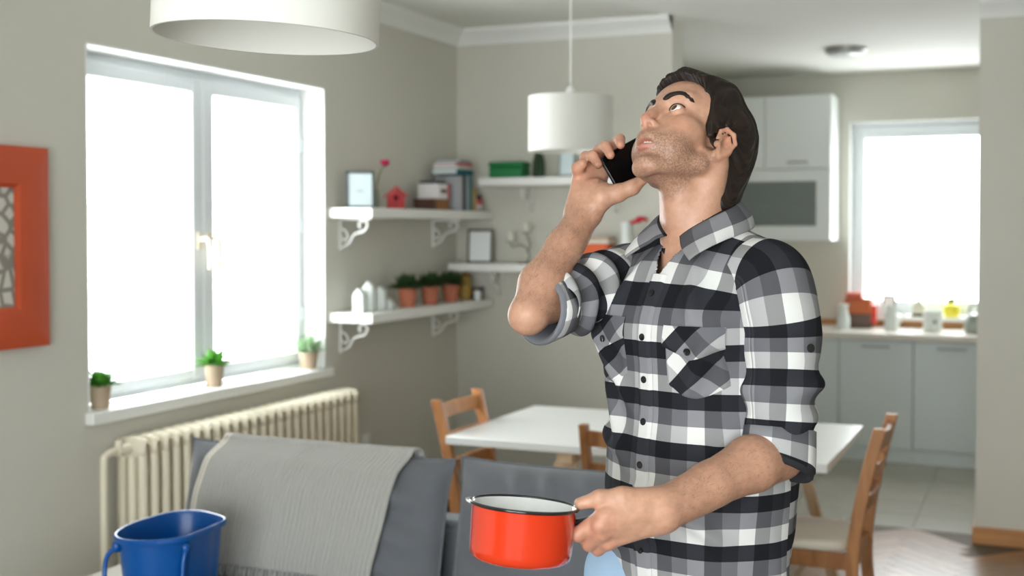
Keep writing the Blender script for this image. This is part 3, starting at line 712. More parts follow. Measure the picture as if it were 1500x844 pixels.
def potted(name, label, loc, rb, rt, hh, pm, lm, n, ph, leaf, group=None, rim=True, spread=1.0):
    t = thing(name, label, 'plant', loc, group=group)
    m = MB(); prof = [(0, 0), (rb, 0), (rt*0.97, hh*0.72)]
    prof += ([(rt*1.08, hh*0.74), (rt*1.10, hh)] if rim else [(rt, hh)])
    prof += [(rt*0.94, hh), (rt*0.9, hh*0.88), (0, hh*0.87)]
    m.lathe(prof, 28); m.build('pot', pm, t)
    m = MB(); m.lathe([(rt*0.92, hh*0.89), (rt*0.5, hh*0.93), (0, hh*0.94)], 20); m.build('soil', M_soil, t)
    m = MB(); leaf_plant(m, n, rt, ph, leaf, hh*0.9, spread); tag(m.build('foliage', lm, t, smooth=0), kind='stuff')
    return t
plab = ['terracotta pot with dark green plant beside the white ceramic houses', 'terracotta pot with dark green plant, middle one of three', 'terracotta pot with dark green plant beside the yellow jar']
for px, lb in zip((597, 630, 660), plab):
    y = hit(px, 440, 0, XS+0.02)[1]
    potted('potted_plant', lb, (XS+0.02, y, Z2), 0.036, 0.047, 0.095, M_terra, M_leaf_dk, 260, 0.105, 0.008, 'terracotta pots on the lower shelf', rim=False)
y = hit(686, 440, 0, XS+0.02)[1]
t = thing('yellow_jar', 'ochre yellow jar beside the terracotta pots', 'jar', (XS+0.0, y, Z2))
m = MB(); m.lathe([(0, 0), (0.032, 0), (0.038, 0.05), (0.030, 0.09), (0.034, 0.12), (0.03, 0.13), (0, 0.13)], 24); m.build('body', mat('ochre', srgb(160, 128, 56), 0.6), t)
m = MB(); m.lathe([(0.03, 0.13), (0.012, 0.142), (0.012, 0.152), (0, 0.155)], 20); m.build('lid', mat('ochre', (0, 0, 0)), t)
y = hit(697, 440, 0, XS+0.07)[1]
t = thing('small_cup', 'small pale cup in front of the yellow jar', 'cup', (XS+0.08, y, Z2))
m = MB(); m.lathe([(0, 0), (0.018, 0), (0.022, 0.05), (0.019, 0.05), (0.016, 0.006), (0, 0.005)], 20); m.build('body', M_ceramic, t)
m = MB(); m.tube(catmull([(0, 0.02, 0.04), (0, 0.034, 0.036), (0, 0.032, 0.016), (0, 0.019, 0.012)], 14), 0.003, 6); m.build('handle', M_ceramic, t)
y = min(hit(713, 440, 0, XS+0.05)[1], 6.1)
t = thing('candle_glass', 'dark purple candle glass at the end of lower wall shelf', 'candle', (XS+0.05, y, Z2))
m = MB(); m.lathe([(0, 0), (0.034, 0), (0.036, 0.065), (0.033, 0.065), (0.031, 0.045), (0, 0.045)], 24); m.build('glass', mat('dark_purple', srgb(48, 22, 40), 0.3), t)
m = MB(); m.cyl((0, 0, 0.045), (0, 0, 0.058), 0.0015, n=6); m.build('wick', M_soil, t)

# upper back shelf
YS = 6.06
def bx_on(px, y=YS): return hit(px, 260, 1, y)[0]
t = thing('green_box', 'bright green lidded box on the upper back shelf', 'box', (bx_on(746), YS, Z3))
M_green = mat('green_card', srgb(10, 112, 56), 0.5)
MB().box((-0.098, -0.055, 0), (0.098, 0.055, 0.058)).build('body', M_green, t, bevel=0.010)
MB().box((-0.101, -0.058, 0.058), (0.101, 0.058, 0.086)).build('lid', M_green, t, bevel=0.010)
t = thing('cactus', 'dark green upright cactus beside the green box', 'plant', (bx_on(789), YS, Z3))
m = MB()
P = []
for z, r in ((0.0, 0.024), (0.03, 0.032), (0.08, 0.030), (0.12, 0.022), (0.145, 0.008), (0.148, 0.0005)):
    P.append([(r*(1+0.16*math.cos(8*a))*math.cos(a), r*(1+0.16*math.cos(8*a))*math.sin(a), z) for a in np.linspace(0, 2*PI, 48, endpoint=False)])
m.grid(np.array(P), wrap_u=True); m.build('stem', mat('cactus_green', srgb(34, 58, 34), 0.6), t)
m = MB(); m.lathe([(0, -0.0), (0.030, 0), (0.034, 0.02), (0.030, 0.022), (0, 0.015)], 24); m.build('saucer', mat('cactus_green', (0, 0, 0)), t)
photo_frame('framed_photo', 'pale photo frame under the drum lamp on the upper back shelf', (bx_on(831), YS-0.02, Z3), 0.095, 0.15, 0.0, mat('silver_frame', srgb(150, 158, 152), 0.4), M_bluepaper)
# lower back shelf
photo_frame('framed_photo', 'brown photo frame with white print beside two candles', (bx_on(702), YS, Z4), 0.145, 0.185, math.radians(8), mat('brown_frame', srgb(86, 74, 64), 0.5), M_paper)
t = thing('candle_holder', 'curled wire candle holder with two white candles', 'candle holder', (bx_on(772, 6.05), 6.05, Z4))
m = MB(); m.lathe([(0, 0), (0.05, 0), (0.05, 0.006), (0, 0.008)], 24)
m.tube(catmull([(0, 0, 0.005), (0.015, 0, 0.05), (-0.01, 0, 0.09), (-0.045, 0, 0.10), (-0.085, 0, 0.09), (-0.095, 0, 0.115)], 26), 0.004, 8)
m.tube(catmull([(0, 0, 0.06), (0.02, 0, 0.10), (0.005, 0, 0.14), (-0.005, 0, 0.165)], 18), 0.004, 8)
m.build('wire_stand', mat('grey_wire', srgb(112, 110, 100), 0.5), t)
for x, z in ((-0.095, 0.115), (-0.005, 0.165)):
    m = MB(); m.lathe([(0, 0), (0.024, 0), (0.026, 0.004), (0, 0.006)], 20); c = m.build('cup', mat('grey_wire', (0, 0, 0)), t, loc=(x, 0, z))
    m = MB(); m.lathe([(0, 0.006), (0.020, 0.006), (0.020, 0.048), (0.017, 0.052), (0, 0.050)], 20); m.cyl((0, 0, 0.05), (0, 0, 0.06), 0.001, n=5); m.build('candle', mat('ivory_wax', srgb(206, 204, 190), 0.6), c)
t = thing('orange_storage_box', 'orange box on the lower back shelf beside the raised elbow', 'box', (bx_on(872, 6.05), 6.05, Z4))
MB().box((-0.075, -0.06, 0), (0.085, 0.06, 0.11)).build('body', mat('orange_card', srgb(214, 92, 36), 0.6), t, bevel=0.004)
MB().box((-0.085, -0.065, 0.11), (0.095, 0.065, 0.128)).build('lid', mat('pale_card', srgb(214, 208, 196), 0.6), t, bevel=0.003)
MB().box((-0.08, -0.062, 0.128), (0.09, 0.062, 0.146)).build('wooden_tray', mat('tan_card', srgb(186, 164, 140), 0.6), t, bevel=0.003)
t = thing('red_flower_vase', 'white vase with a red flower behind the orange box', 'vase', (bx_on(917, 6.08), 6.09, Z4))
m = MB(); m.lathe([(0, 0), (0.035, 0), (0.045, 0.08), (0.028, 0.17), (0.032, 0.22), (0.028, 0.22), (0.024, 0.17), (0, 0.01)], 24); m.build('vase', M_ceramic, t)
sp = catmull([(0, 0, 0.03), (0.02, -0.01, 0.20), (0.06, -0.03, 0.225)], 12)
m = MB(); m.tube(sp, 0.003, 6); m.build('stem', mat('stem_green', (0, 0, 0)), t)
m = MB()
for dx, dz, r in ((0.0, 0.0, 0.022), (0.028, 0.010, 0.020), (-0.024, -0.008, 0.018), (0.012, 0.012, 0.018), (0.045, 0.004, 0.012)): m.ball((0.07+dx, -0.03, 0.228+dz), (r, r*0.8, r*0.6), 10, 8)
m.build('blossom', mat('red_petal', srgb(190, 16, 44), 0.5), t)

# window sill plants
for px, py, rb, hh, lm, n, ph, lb, lf in (
    (147, 602, 0.030, 0.085, M_leaf, 260, 0.082, 'small beige pot with fine bright green tuft on the wide sill', 0.005),
    (314, 566, 0.030, 0.088, M_leaf, 40, 0.100, 'small beige pot with broad green leaves below the window handles', 0.016),
    (452, 535, 0.034, 0.078, M_leaf_pale, 90, 0.110, 'small beige pot with pale grey green succulent on the wide sill', 0.010)):
    p = hit(px, py, 0, -3.055)
    potted('sill_plant', lb, (p[0], p[1], WZ0), rb, rb*1.25, hh, M_potbeige, lm, n, ph, lf, 'potted plants on the window sill', rim=False)

# ================================================================== DINING TABLE AND CHAIRS
TX0, TX1, TY0, TY1, TZ = -2.11, -0.665, 4.23, 5.13, 0.74
tb = thing('dining_table', 'white rectangular dining table on pale wooden trestles', 'table', ((TX0+TX1)/2, (TY0+TY1)/2, 0))
hw, hd = (TX1-TX0)/2, (TY1-TY0)/2
MB().box((-hw, -hd, TZ-0.032), (hw, hd, TZ)).build('tabletop', M_table, tb, bevel=0.003)
for sx in (-1, 1):
    cx = 0.44 if sx > 0 else -0.24
    MB().box((cx-0.03, -0.43, TZ-0.075), (cx+0.03, 0.43, TZ-0.032)).build('trestle_beam', M_light_wood, tb, bevel=0.003)
    for sy in (-1, 1):
        for sg in (-1, 1):
            MB().beam((cx+sg*0.02, sy*0.405, TZ-0.075), (cx+sg*0.19, sy*0.475, 0.0), 0.045, 0.022, up=(0, 1, 0)).build('leg', M_light_wood, tb, bevel=0.003)
    for sg in (sx,):
        MB().beam((cx+sg*0.121, -0.45, 0.27), (cx+sg*0.121, 0.45, 0.27), 0.018, 0.04).build('stretcher', M_light_wood, tb, bevel=0.002)

def make_chair(label):
    # local: seat faces +Y, back posts at y = -0.2
    t = thing('dining_chair', label, 'chair', group='pine dining chairs')
    for s in (-1, 1):
        m = MB(); x = s*0.185
        P = catmull([(x, -0.255, 0.0), (x, -0.205, 0.25), (x, -0.200, 0.44), (x, -0.235, 0.66), (x, -0.285, 0.865)], 16)
        for a, b in zip(P[:-1], P[1:]): pass
        G = np.array([[p+v3((-0.014, -0.021, 0)), p+v3((0.014, -0.021, 0)), p+v3((0.014, 0.021, 0)), p+v3((-0.014, 0.021, 0))] for p in P])
        m.grid(G, wrap_u=True); m.f.append((3, 2, 1, 0)); m.f.append(tuple(4*15+k for k in range(4))); m.build('back_post', M_pine, t, bevel=0.003, smooth=35)
        MB().beam((x, 0.19, 0.0), (x, 0.185, 0.43), 0.036, 0.030, up=(0, 1, 0)).build('leg', M_pine, t, bevel=0.003)
        MB().box((x-0.010, -0.19, 0.375), (x+0.010, 0.18, 0.43)).build('seat_rail', M_pine, t, bevel=0.002)
        MB().box((x-0.009, -0.20, 0.16), (x+0.009, 0.18, 0.19)).build('stretcher', M_pine, t, bevel=0.002)
    MB().box((-0.185, 0.172, 0.375), (0.185, 0.195, 0.43)).build('seat_rail', M_pine, t, bevel=0.002)
    MB().box((-0.185, -0.21, 0.375), (0.185, -0.19, 0.43)).build('seat_rail', M_pine, t, bevel=0.002)
    for z, y, h in ((0.815, -0.270, 0.055), (0.705, -0.246, 0.045), (0.600, -0.226, 0.045)):
        P = []
        for x in np.linspace(-0.175, 0.175, 9):
            yy = y-0.018*(1-(x/0.175)**2); P.append([(x, yy-0.008, z-h/2), (x, yy+0.008, z-h/2), (x, yy+0.004, z+h/2), (x, yy-0.012, z+h/2)])
        m = MB(); m.grid(np.array(P), wrap_u=True); m.f.append((0, 1, 2, 3)); m.f.append((35, 34, 33, 32)); m.build('back_slat', M_pine, t, bevel=0.002, smooth=35)
    n = 14; P = []
    for k, (e, z) in enumerate(((0.86, 0.430), (0.98, 0.434), (1.0, 0.445), (0.97, 0.458), (0.85, 0.466), (0.5, 0.470), (0.02, 0.471))):
        ring = []
        for a in np.linspace(0, 2*PI, 40, endpoint=False):
            c, s_ = math.cos(a), math.sin(a); q = (abs(c)**6+abs(s_)**6)**(-1/6)
            ring.append((0.195*e*q*c, 0.19*e*q*s_-0.0, z))
        P.append(ring)
    m = MB(); m.grid(np.array(P), wrap_u=True); m.build('seat_cushion', M_canvas, t, smooth=60)
    return t
ch = make_chair('pine dining chair at the table end toward the kitchen pier')
ch.location = (-0.785, 4.46, 0); ch.rotation_euler = (0, 0, PI/2)
dup(ch, (-1.90, 4.49, 0), -PI/2, 'pine dining chair at the table end nearest the window wall')
dup(ch, (-1.265, 4.258, 0), 0.0, 'pine dining chair on the sofa side of the table')

# ================================================================== SOFA
sf = thing('sofa', 'grey fabric sofa with pale low arm standing in front of the dining table', 'sofa', (-1.5, 2.85, 0))
MB().box((-1.0, -0.50, 0.10), (0.70, 0.50, 0.30)).build('base', M_sofa_light, sf, bevel=0.02)
for s_ in (-1, 1): MB().box((-1.13 if s_ < 0 else 0.70, -0.50, 0.02), (-1.0 if s_ < 0 else 0.82, 0.50, 0.50)).build('arm', M_sofa_light, sf, bevel=0.015)
MB().box((-1.0, 0.36, 0.30), (0.70, 0.50, 0.68)).build('back_frame', M_sofa, sf, bevel=0.03)
for a, b in ((-0.995, -0.155), (-0.145, 0.695)): MB().box((a, -0.52, 0.30), (b, 0.36, 0.445)).build('seat_cushion', M_sofa, sf, bevel=0.04)
for x, y in ((-0.9, -0.42), (0.6, -0.42), (-0.9, 0.42), (0.6, 0.42)): MB().cyl((x, y, 0), (x, y, 0.10), 0.02, 0.028, n=14).build('leg', M_pine, sf)
def fnoise(x, y, seed, n=5, f0=3.0, lac=1.7):
    r = np.random.default_rng(seed); out = np.zeros_like(x)
    for i in range(n):
        a = r.uniform(0, 2*PI); f = f0*lac**i
        out += np.sin(f*(x*math.cos(a)+y*math.sin(a))+r.uniform(0, 6.28)+1.3*np.sin(f*0.6*(y*math.cos(a)-x*math.sin(a))+r.uniform(0, 6.28)))/lac**i
    return out/2
def pillow(w, h, t, seed, na=64, nb=44):
    a = np.linspace(-1, 1, na); b = np.linspace(-1, 1, nb); A, B = np.meshgrid(a, b)
    T = t*np.clip((1-np.abs(A)**3.2), 0, 1)**0.55*np.clip((1-np.abs(B)**3.0), 0, 1)**0.55
    pin_x = 1-0.035*(1-B**4); pin_z = 1-0.05*(1-A**4)*0.9
    X = A*w/2*pin_x; Z = B*h/2*pin_z
    edge = (1-A**6)*(1-B**6)
    wr = fnoise(A*1.4, B*1.2, seed)*0.010*edge+0.012*np.exp(-((np.abs(A)-0.9)/0.2)**2)*np.sin(B*9+seed)*edge*0.6
    wr += 0.016*np.exp(-((B-0.70)/0.32)**2)*np.maximum(np.sin(A*15+2.5*np.sin(A*5+seed)+B*6), -0.2)**1.0*edge+0.010*np.exp(-((np.abs(A)-0.72)/0.22)**2)*np.sin(B*13+A*7+seed)*edge
    return X, Z, T, wr
def make_pillow(loc, w, h, t, lean, seed):
    X, Z, T, wr = pillow(w, h, t, seed); m = MB()
    m.grid(np.stack([X, -T-wr, Z], 2)); m.grid(np.stack([X, T+wr*0.5, Z], 2)[:, ::-1])
    o = m.build('back_cushion', M_sofa, sf, smooth=70); o.location = loc; o.rotation_euler = (-lean, 0, 0)
    e = MB(); a = np.linspace(-1, 1, 40); per = [(x, -1) for x in a]+[(1, z) for z in a[1:]]+[(x, 1) for x in a[::-1][1:]]+[(-1, z) for z in a[::-1][1:-1]]
    path = [(x*w/2*(1-0.035*(1-z**4)), 0, z*h/2*(1-0.05*(1-x**4)*0.9)) for x, z in per]
    e.tube(path, 0.004, 6, closed=True); e.build('piping', M_sofa, o)
    return o
LEAN = math.radians(14)
PH, PW, PT = 0.45, 0.93, 0.105
c1 = make_pillow((-2.015+1.5, 3.12-2.85, 0.655), PW, PH, PT, LEAN, 3)
c2 = make_pillow((-1.13+1.5, 3.12-2.85, 0.665), 0.80, PH, PT, LEAN, 8)

# ---- ribbed throw over the first cushion
th = thing('throw_blanket', 'grey ribbed knit throw with cream edge draped over the sofa cushion', 'throw', (-2.015, 3.12, 0.655))
def throw_surface(u0t, u1t, u0b, u1b, NA, NB, off, ribs=True, zb=-0.145, u_lo=0.0, u_hi=1.0):
    s = np.linspace(0, 1, NB)[:, None]; q = np.linspace(u_lo, u_hi, NA)[None, :]
    # profile across the cushion: start on its rear side, go over the top, hang down the front
    A = (u0t+(u1t-u0t)*q)*(1-s)+(u0b+(u1b-u0b)*q)*s
    A = A+0.006*np.sin(s*9+q*2)
    ang = np.clip((s-0.0)/0.22, 0, 1)          # wraps the top edge
    zt = PH/2*(1-0.05*(1-A**4)*0.9)
    # points over the top: small arc from the rear (y>0) to the front
    Bf = np.clip(1-(s-0.20)/0.80, 0, 1)
    Zf = zb+(zt-zb)*Bf
    Bn = np.clip(Zf/zt, -1, 0.999)
    T = PT*np.clip((1-np.abs(A)**3.2), 0, 1)**0.55*np.clip((1-np.abs(Bn)**3.0), 0, 1)**0.55
    wr = fnoise(A*1.4, Bn*1.2, 3)*0.010*(1-Bn**6)
    front_y = -T-np.abs(wr)*0.6-0.024*np.clip((1-Bn)*4, 0.3, 1)-off
    rr = 0.030
    th_ = PI*(1-ang)                            # pi = rear, 0 = front
    arc_y = rr*-np.cos(th_)+0.0; arc_z = zt+0.010+off+rr*0.5*np.sin(th_)
    w = np.clip((s-0.17)/0.08, 0, 1); w = w*w*(3-2*w)
    Y = np.where(s < 0.17, arc_y*1.0, 0)*(1-w)+0*w
    Y = (1-w)*arc_y+w*np.minimum(front_y, -0.02)
    Z = (1-w)*arc_z+w*np.minimum(Zf+0.006, zt+0.016)
    rear = np.clip((0.06-s)/0.06, 0, 1); Z = Z-rear*0.05; Y = Y+rear*0.02
    X = A*PW/2*(1-0.02)
    if ribs:
        ph = q*44*2*PI
        rib = 0.0060*np.abs(np.sin(ph/2))**0.8+0.0008*np.sin(s*260+np.floor(q*44)*1.7)
        Y = Y-rib*w; Z = Z+rib*(1-w)
    fold = 0.006*np.exp(-((q-0.42-0.1*s)/0.03)**2)*np.exp(-((s-0.35)/0.2)**2)
    Y = Y-fold
    return np.stack([X+0*Y, Y, Z+0*X], 2)
u0t, u1t, u0b, u1b = -0.70, 0.77, -0.80, 0.63
m = MB(); m.grid(throw_surface(u0t, u1t, u0b, u1b, 530, 80, 0.0)); m.build('knit_panel', M_throw, th, smooth=80, solid=0.004).rotation_euler = (-LEAN, 0, 0)
m = MB(); m.grid(throw_surface(u0t, u1t, u0b, u1b, 12, 60, 0.005, False, u_lo=-0.005, u_hi=0.028)); m.build('edge_band', M_cream, th, smooth=80, solid=0.004).rotation_euler = (-LEAN, 0, 0)
m = MB(); hem = throw_surface(u0t, u1t, u0b, u1b, 120, 30, 0.0)[-1]
for k, p in enumerate(hem):
    p = v3(p); m.tube([p, p+v3((0.002*math.sin(k*3), -0.003, -0.016)), p+v3((0.004*math.sin(k*5), 0.0, -0.034))], [0.0016, 0.0022, 0.001], 4)
f = m.build('fringe', M_throw, th); f.rotation_euler = (-LEAN, 0, 0); tag(f, kind='stuff')

# ================================================================== BLUE BUCKET (on the sofa seat)
rim_px = [(167, 782), (182, 770), (212, 759), (245, 750), (270, 747), (300, 748), (331, 758), (318, 767), (300, 775), (265, 787), (215, 792), (178, 790)]
rim = np.array([hit(x, y, 2, 0.755)[:2] for x, y in rim_px]); cen = rim.mean(0)
rimc = np.vstack([rim, rim[:1]])
def closed_smooth(P, n):
    m_ = len(P); out = []
    for t_ in np.linspace(0, m_, n, endpoint=False):
        i = int(t_); u = t_-i; a, b, c, d = P[(i-1) % m_], P[i % m_], P[(i+1) % m_], P[(i+2) % m_]
        out.append(0.5*((2*b)+(-a+c)*u+(2*a-5*b+4*c-d)*u*u+(-a+3*b-3*c+d)*u**3))
    return np.array(out)
R0 = closed_smooth(rim-cen, 96)
bk = thing('bucket', 'blue plastic mop bucket with pouring lip standing on the sofa seat', 'bucket', (cen[0], cen[1], 0.447))
HB = 0.308
def ringz(sc, z, grow=0.0):
    n_ = R0/np.linalg.norm(R0, axis=1)[:, None]
    return [(p[0], p[1], z) for p in R0*sc+n_*grow]
P = [ringz(0.02, 0.004), ringz(0.70, 0.0), ringz(0.74, 0.006), ringz(0.80, 0.10), ringz(0.88, 0.22), ringz(0.925, HB-0.018), ringz(0.93, HB-0.016, 0.004), ringz(0.965, HB-0.014, 0.006), ringz(0.985, HB-0.004, 0.004), ringz(0.98, HB, 0.001), ringz(0.955, HB-0.001), ringz(0.925, HB-0.012), ringz(0.86, 0.21), ringz(0.77, 0.08), ringz(0.70, 0.01), ringz(0.02, 0.009)]
m = MB(); m.grid(np.array(P), wrap_u=True); m.build('tub', M_blue, bk, smooth=50)
# bail handle hanging down on the near left side, two ears
eL, eR = R0[2]*0.97, R0[60]*0.97
pl_ = v3((R0[94][0]*0.96, R0[94][1]*0.96, 0)); pr_ = v3((R0[70][0]*0.9, R0[70][1]*0.9, 0))
m = MB()
hpath = catmull([(pl_[0], pl_[1], HB-0.03), (pl_[0]-0.022, pl_[1]-0.010, HB-0.055), (pl_[0]-0.026, pl_[1]-0.016, HB-0.10), (pl_[0]-0.006, pl_[1]-0.035, HB-0.16), (pl_[0]+0.06, pl_[1]-0.055, HB-0.19), (pr_[0]-0.01, pr_[1]-0.035, HB-0.15), (pr_[0]+0.004, pr_[1]-0.015, HB-0.06), (pr_[0], pr_[1]-0.004, HB-0.035)], 50)
m.tube(hpath, 0.006, 10); m.build('bail_handle', M_blue, bk)
for q_ in ((pl_[0], pl_[1], HB-0.03), (pr_[0], pr_[1]-0.003, HB-0.035)): MB().ball(q_, (0.012, 0.012, 0.016)).build('handle_ear', M_blue, bk)

# ================================================================== PERSON
R0P, DP = 0.313, 2.10
PORG = _rt*R0P+v3((-math.sin(YAW), math.cos(YAW), 0))*DP
person = thing('person', 'man in black, grey and white checked shirt looking up while phoning', 'person', (PORG[0], PORG[1], 0), YAW)
_cl = v3((-R0P, -DP, CAM_H)); _fl = v3((0, math.cos(PITCH), -math.sin(PITCH))); _ul = v3((0, math.sin(PITCH), math.cos(PITCH)))
def PX(px, py, dy):
    d = _fl+v3((1, 0, 0))*(px-PPX)/FPX-_ul*(py-PPY)/FPX
    return _cl+d*((dy+DP)/d[1])
def to_world(p): p = v3(p); c, s_ = math.cos(YAW), math.sin(YAW); return v3((PORG[0]+p[0]*c-p[1]*s_, PORG[1]+p[0]*s_+p[1]*c, p[2]))

# ---- signed distance modelling -> surface nets mesh
class SDF:
    def __init__(s): s.ops = []
    def ell(s, c, r, R=None, k=0.01, sub=False):
        s.ops.append(('e', v3(c), v3(r), None if R is None else np.array(R, float), k, sub, v3(c), max(r))); return s
    def cone(s, a, b, ra, rb, k=0.01, sub=False):
        a, b = v3(a), v3(b); s.ops.append(('c', a, b, (ra, rb), k, sub, (a+b)/2, np.linalg.norm(b-a)/2+max(ra, rb))); return s
    def chain(s, pts, rad, k=0.01, sub=False):
        for i in range(len(pts)-1): s.cone(pts[i], pts[i+1], rad[i], rad[i+1], k, sub)
        return s
    def eval(s, p, ops=None):
        d = np.full(len(p), 1.0, np.float32)
        for o in (s.ops if ops is None else ops):
            if o[0] == 'e':
                q = p-o[1].astype(np.float32)
                if o[3] is not None: q = q@o[3].T.astype(np.float32)
                r = o[2].astype(np.float32); k0 = np.sqrt(((q/r)**2).sum(1)); k1 = np.sqrt(((q/(r*r))**2).sum(1))
                e = k0*(k0-1)/np.maximum(k1, 1e-6)
            else:
                ab = (o[2]-o[1]).astype(np.float32); q = p-o[1].astype(np.float32)
                t = np.clip(q@ab/max(float(ab@ab), 1e-12), 0, 1); e = np.sqrt(((q-t[:, None]*ab)**2).sum(1))-(o[3][0]+t*(o[3][1]-o[3][0]))
            k = o[4]
            if o[5]:
                h = np.clip(0.5-0.5*(d+e)/k, 0, 1); d = d*(1-h)-e*h+k*h*(1-h)
            else:
                h = np.clip(0.5+0.5*(e-d)/k, 0, 1); d = e*(1-h)+d*h-k*h*(1-h)
        return d
    def mesh(s, h, pad=0.01, B=24):
        lo = np.min([o[6]-o[7] for o in s.ops if not o[5]], 0)-pad; hi = np.max([o[6]+o[7] for o in s.ops if not o[5]], 0)+pad
        n = np.ceil((hi-lo)/h).astype(int)+2
        ids, pos, quads = [], [], []
        ax = np.arange(B+1); I, J, K = np.meshgrid(ax, ax, ax, indexing='ij'); base = np.stack([I, J, K], -1).reshape(-1, 3)
        diag = B*h*0.87
        gid = lambda i, j, k: (i.astype(np.int64)*(n[1]+2)+j)*(n[2]+2)+k
        for bi in range(0, n[0], B):
            for bj in range(0, n[1], B):
                for bk in range(0, n[2], B):
                    c = lo+(np.array([bi, bj, bk])+B/2)*h
                    ops = [o for o in s.ops if np.linalg.norm(o[6]-c)-o[7] < diag+o[4]+2*h]
                    if not any(not o[5] for o in ops): continue
                    off = np.array([bi, bj, bk])
                    D = s.eval((lo+(base+off)*h).astype(np.float32), ops).reshape(B+1, B+1, B+1); Sg = D < 0
                    if Sg.all() or not Sg.any(): continue
                    cnt = np.zeros((B, B, B), np.int8)
                    for a in (0, 1):
                        for b in (0, 1):
                            for g in (0, 1): cnt += Sg[a:B+a, b:B+b, g:B+g]
                    act = np.argwhere((cnt > 0) & (cnt < 8))
                    acc = np.zeros((len(act), 3)); num = np.zeros(len(act))
                    for axis in range(3):
                        o1, o2 = [q for q in range(3) if q != axis]
                        for a in (0, 1):
                            for b in (0, 1):
                                p0 = act.copy(); p0[:, o1] += a; p0[:, o2] += b; p1 = p0.copy(); p1[:, axis] += 1
                                d0 = D[tuple(p0.T)]; d1 = D[tuple(p1.T)]; cr = (d0 < 0) != (d1 < 0)
                                t = np.where(cr, d0/np.where(cr, d0-d1, 1), 0); q = p0.astype(float); q[:, axis] += t
                                acc += q*cr[:, None]; num += cr
                    ids.append(gid(*(act+off).T)); pos.append(lo+(acc/num[:, None]+off)*h)
                    for axis in range(3):
                        o1, o2 = (axis+1) % 3, (axis+2) % 3
                        sl0 = [slice(0, B)]*3; sl1 = [slice(0, B)]*3; sl1[axis] = slice(1, B+1)
                        a0 = Sg[tuple(sl0)]; a1 = Sg[tuple(sl1)]; e = np.argwhere(a0 != a1)
                        if not len(e): continue
                        flip = a0[tuple(e.T)]; e = e+off
                        cs = []
                        for a, b in ((1, 1), (0, 1), (0, 0), (1, 0)):
                            q = e.copy(); q[:, o1] -= a; q[:, o2] -= b; cs.append(gid(*q.T))
                        Q = np.stack(cs, 1); Q[~flip] = Q[~flip][:, ::-1]; quads.append(Q)
        ids = np.concatenate(ids); pos = np.concatenate(pos); quads = np.concatenate(quads)
        order = np.argsort(ids); ids = ids[order]; pos = pos[order]
        idx = np.searchsorted(ids, quads); idx = np.clip(idx, 0, len(ids)-1)
        ok = (ids[idx] == quads).all(1)
        return pos, idx[ok]
def np_mesh(name, V, F, material):
    me = bpy.data.meshes.new(name); me.vertices.add(len(V)); me.vertices.foreach_set('co', np.asarray(V, np.float32).ravel())
    F = np.asarray(F); me.loops.add(F.size); me.loops.foreach_set('vertex_index', F.ravel().astype(np.int32))
    me.polygons.add(len(F)); me.polygons.foreach_set('loop_start', (np.arange(len(F))*F.shape[1]).astype(np.int32)); me.polygons.foreach_set('loop_total', np.full(len(F), F.shape[1], np.int32))
    me.polygons.foreach_set('use_smooth', np.ones(len(F), bool)); me.update(calc_edges=True); me.validate()
    if material: me.materials.append(material)
    return me
def vnormals(V, F):
    n = np.cross(V[F[:, 2]]-V[F[:, 0]], V[F[:, 3]]-V[F[:, 1]]); N = np.zeros_like(V)
    for k in range(4): np.add.at(N, F[:, k], n)
    return N/(np.linalg.norm(N, axis=1)[:, None]+1e-12)
def lap(V, F, it=2, lam=0.5):
    E_ = np.concatenate([F[:, [0, 1]], F[:, [1, 2]], F[:, [2, 3]], F[:, [3, 0]]]); E_ = np.concatenate([E_, E_[:, ::-1]])
    deg = np.bincount(E_[:, 0], minlength=len(V)).astype(float)
    for _ in range(it):
        A = np.stack([np.bincount(E_[:, 0], weights=V[E_[:, 1], k], minlength=len(V)) for k in range(3)], 1)
        V = V+lam*(A/np.maximum(deg, 1)[:, None]-V)
    return V
def keep_faces(V, F, mask):
    F = F[mask]; used = np.unique(F); mp = np.full(len(V), -1); mp[used] = np.arange(len(used)); return V[used], mp[F], used
def set_uv(me, uv_loops):
    l = me.uv_layers.new(name='UVMap'); l.data.foreach_set('uv', np.asarray(uv_loops, np.float32).ravel())
def set_col(me, col, name='Col'):
    a = me.color_attributes.new(name, 'FLOAT_COLOR', 'POINT'); a.data.foreach_set('color', np.hstack([col, np.ones((len(col), 1))]).astype(np.float32).ravel())

# ---- body frame
PHI = math.radians(50)
LB = v3((math.cos(PHI), -math.sin(PHI), 0)); FB = v3((-math.sin(PHI), -math.cos(PHI), 0)); ZB = v3((0, 0, 1))
BC = v3((0.008, 0.0, 0))
def BD(l, d, z): return BC+LB*l+FB*d+ZB*z
RB = np.array([LB, FB, ZB])
# ---- head frame
ya, pi_, ro, HS = math.radians(57), math.radians(35.5), math.radians(-16), 0.94
F0 = v3((-math.sin(ya), -math.cos(ya), 0)); HF = math.cos(pi_)*F0+math.sin(pi_)*ZB; HU = -math.sin(pi_)*F0+math.cos(pi_)*ZB; HL = np.cross(HU, HF)
HU, HL = HU*math.cos(ro)+HL*math.sin(ro), HL*math.cos(ro)-HU*math.sin(ro)
HO = PX(1012, 218, 0.0)
RH = np.array([HF, HL, HU])
def HD(f, l, u): return HO+HS*(HF*f+HL*l+HU*u)
def to_head(P): return (P-HO)@RH.T/HS

S_L, S_R = BD(0.160, 0.0, 1.462), BD(-0.165, -0.01, 1.462)
E_L, W_L = PX(1140, 665, -0.155), PX(968, 748, -0.300)
E_R, W_R = PX(775, 460, -0.08), PX(853, 312, 0.055)

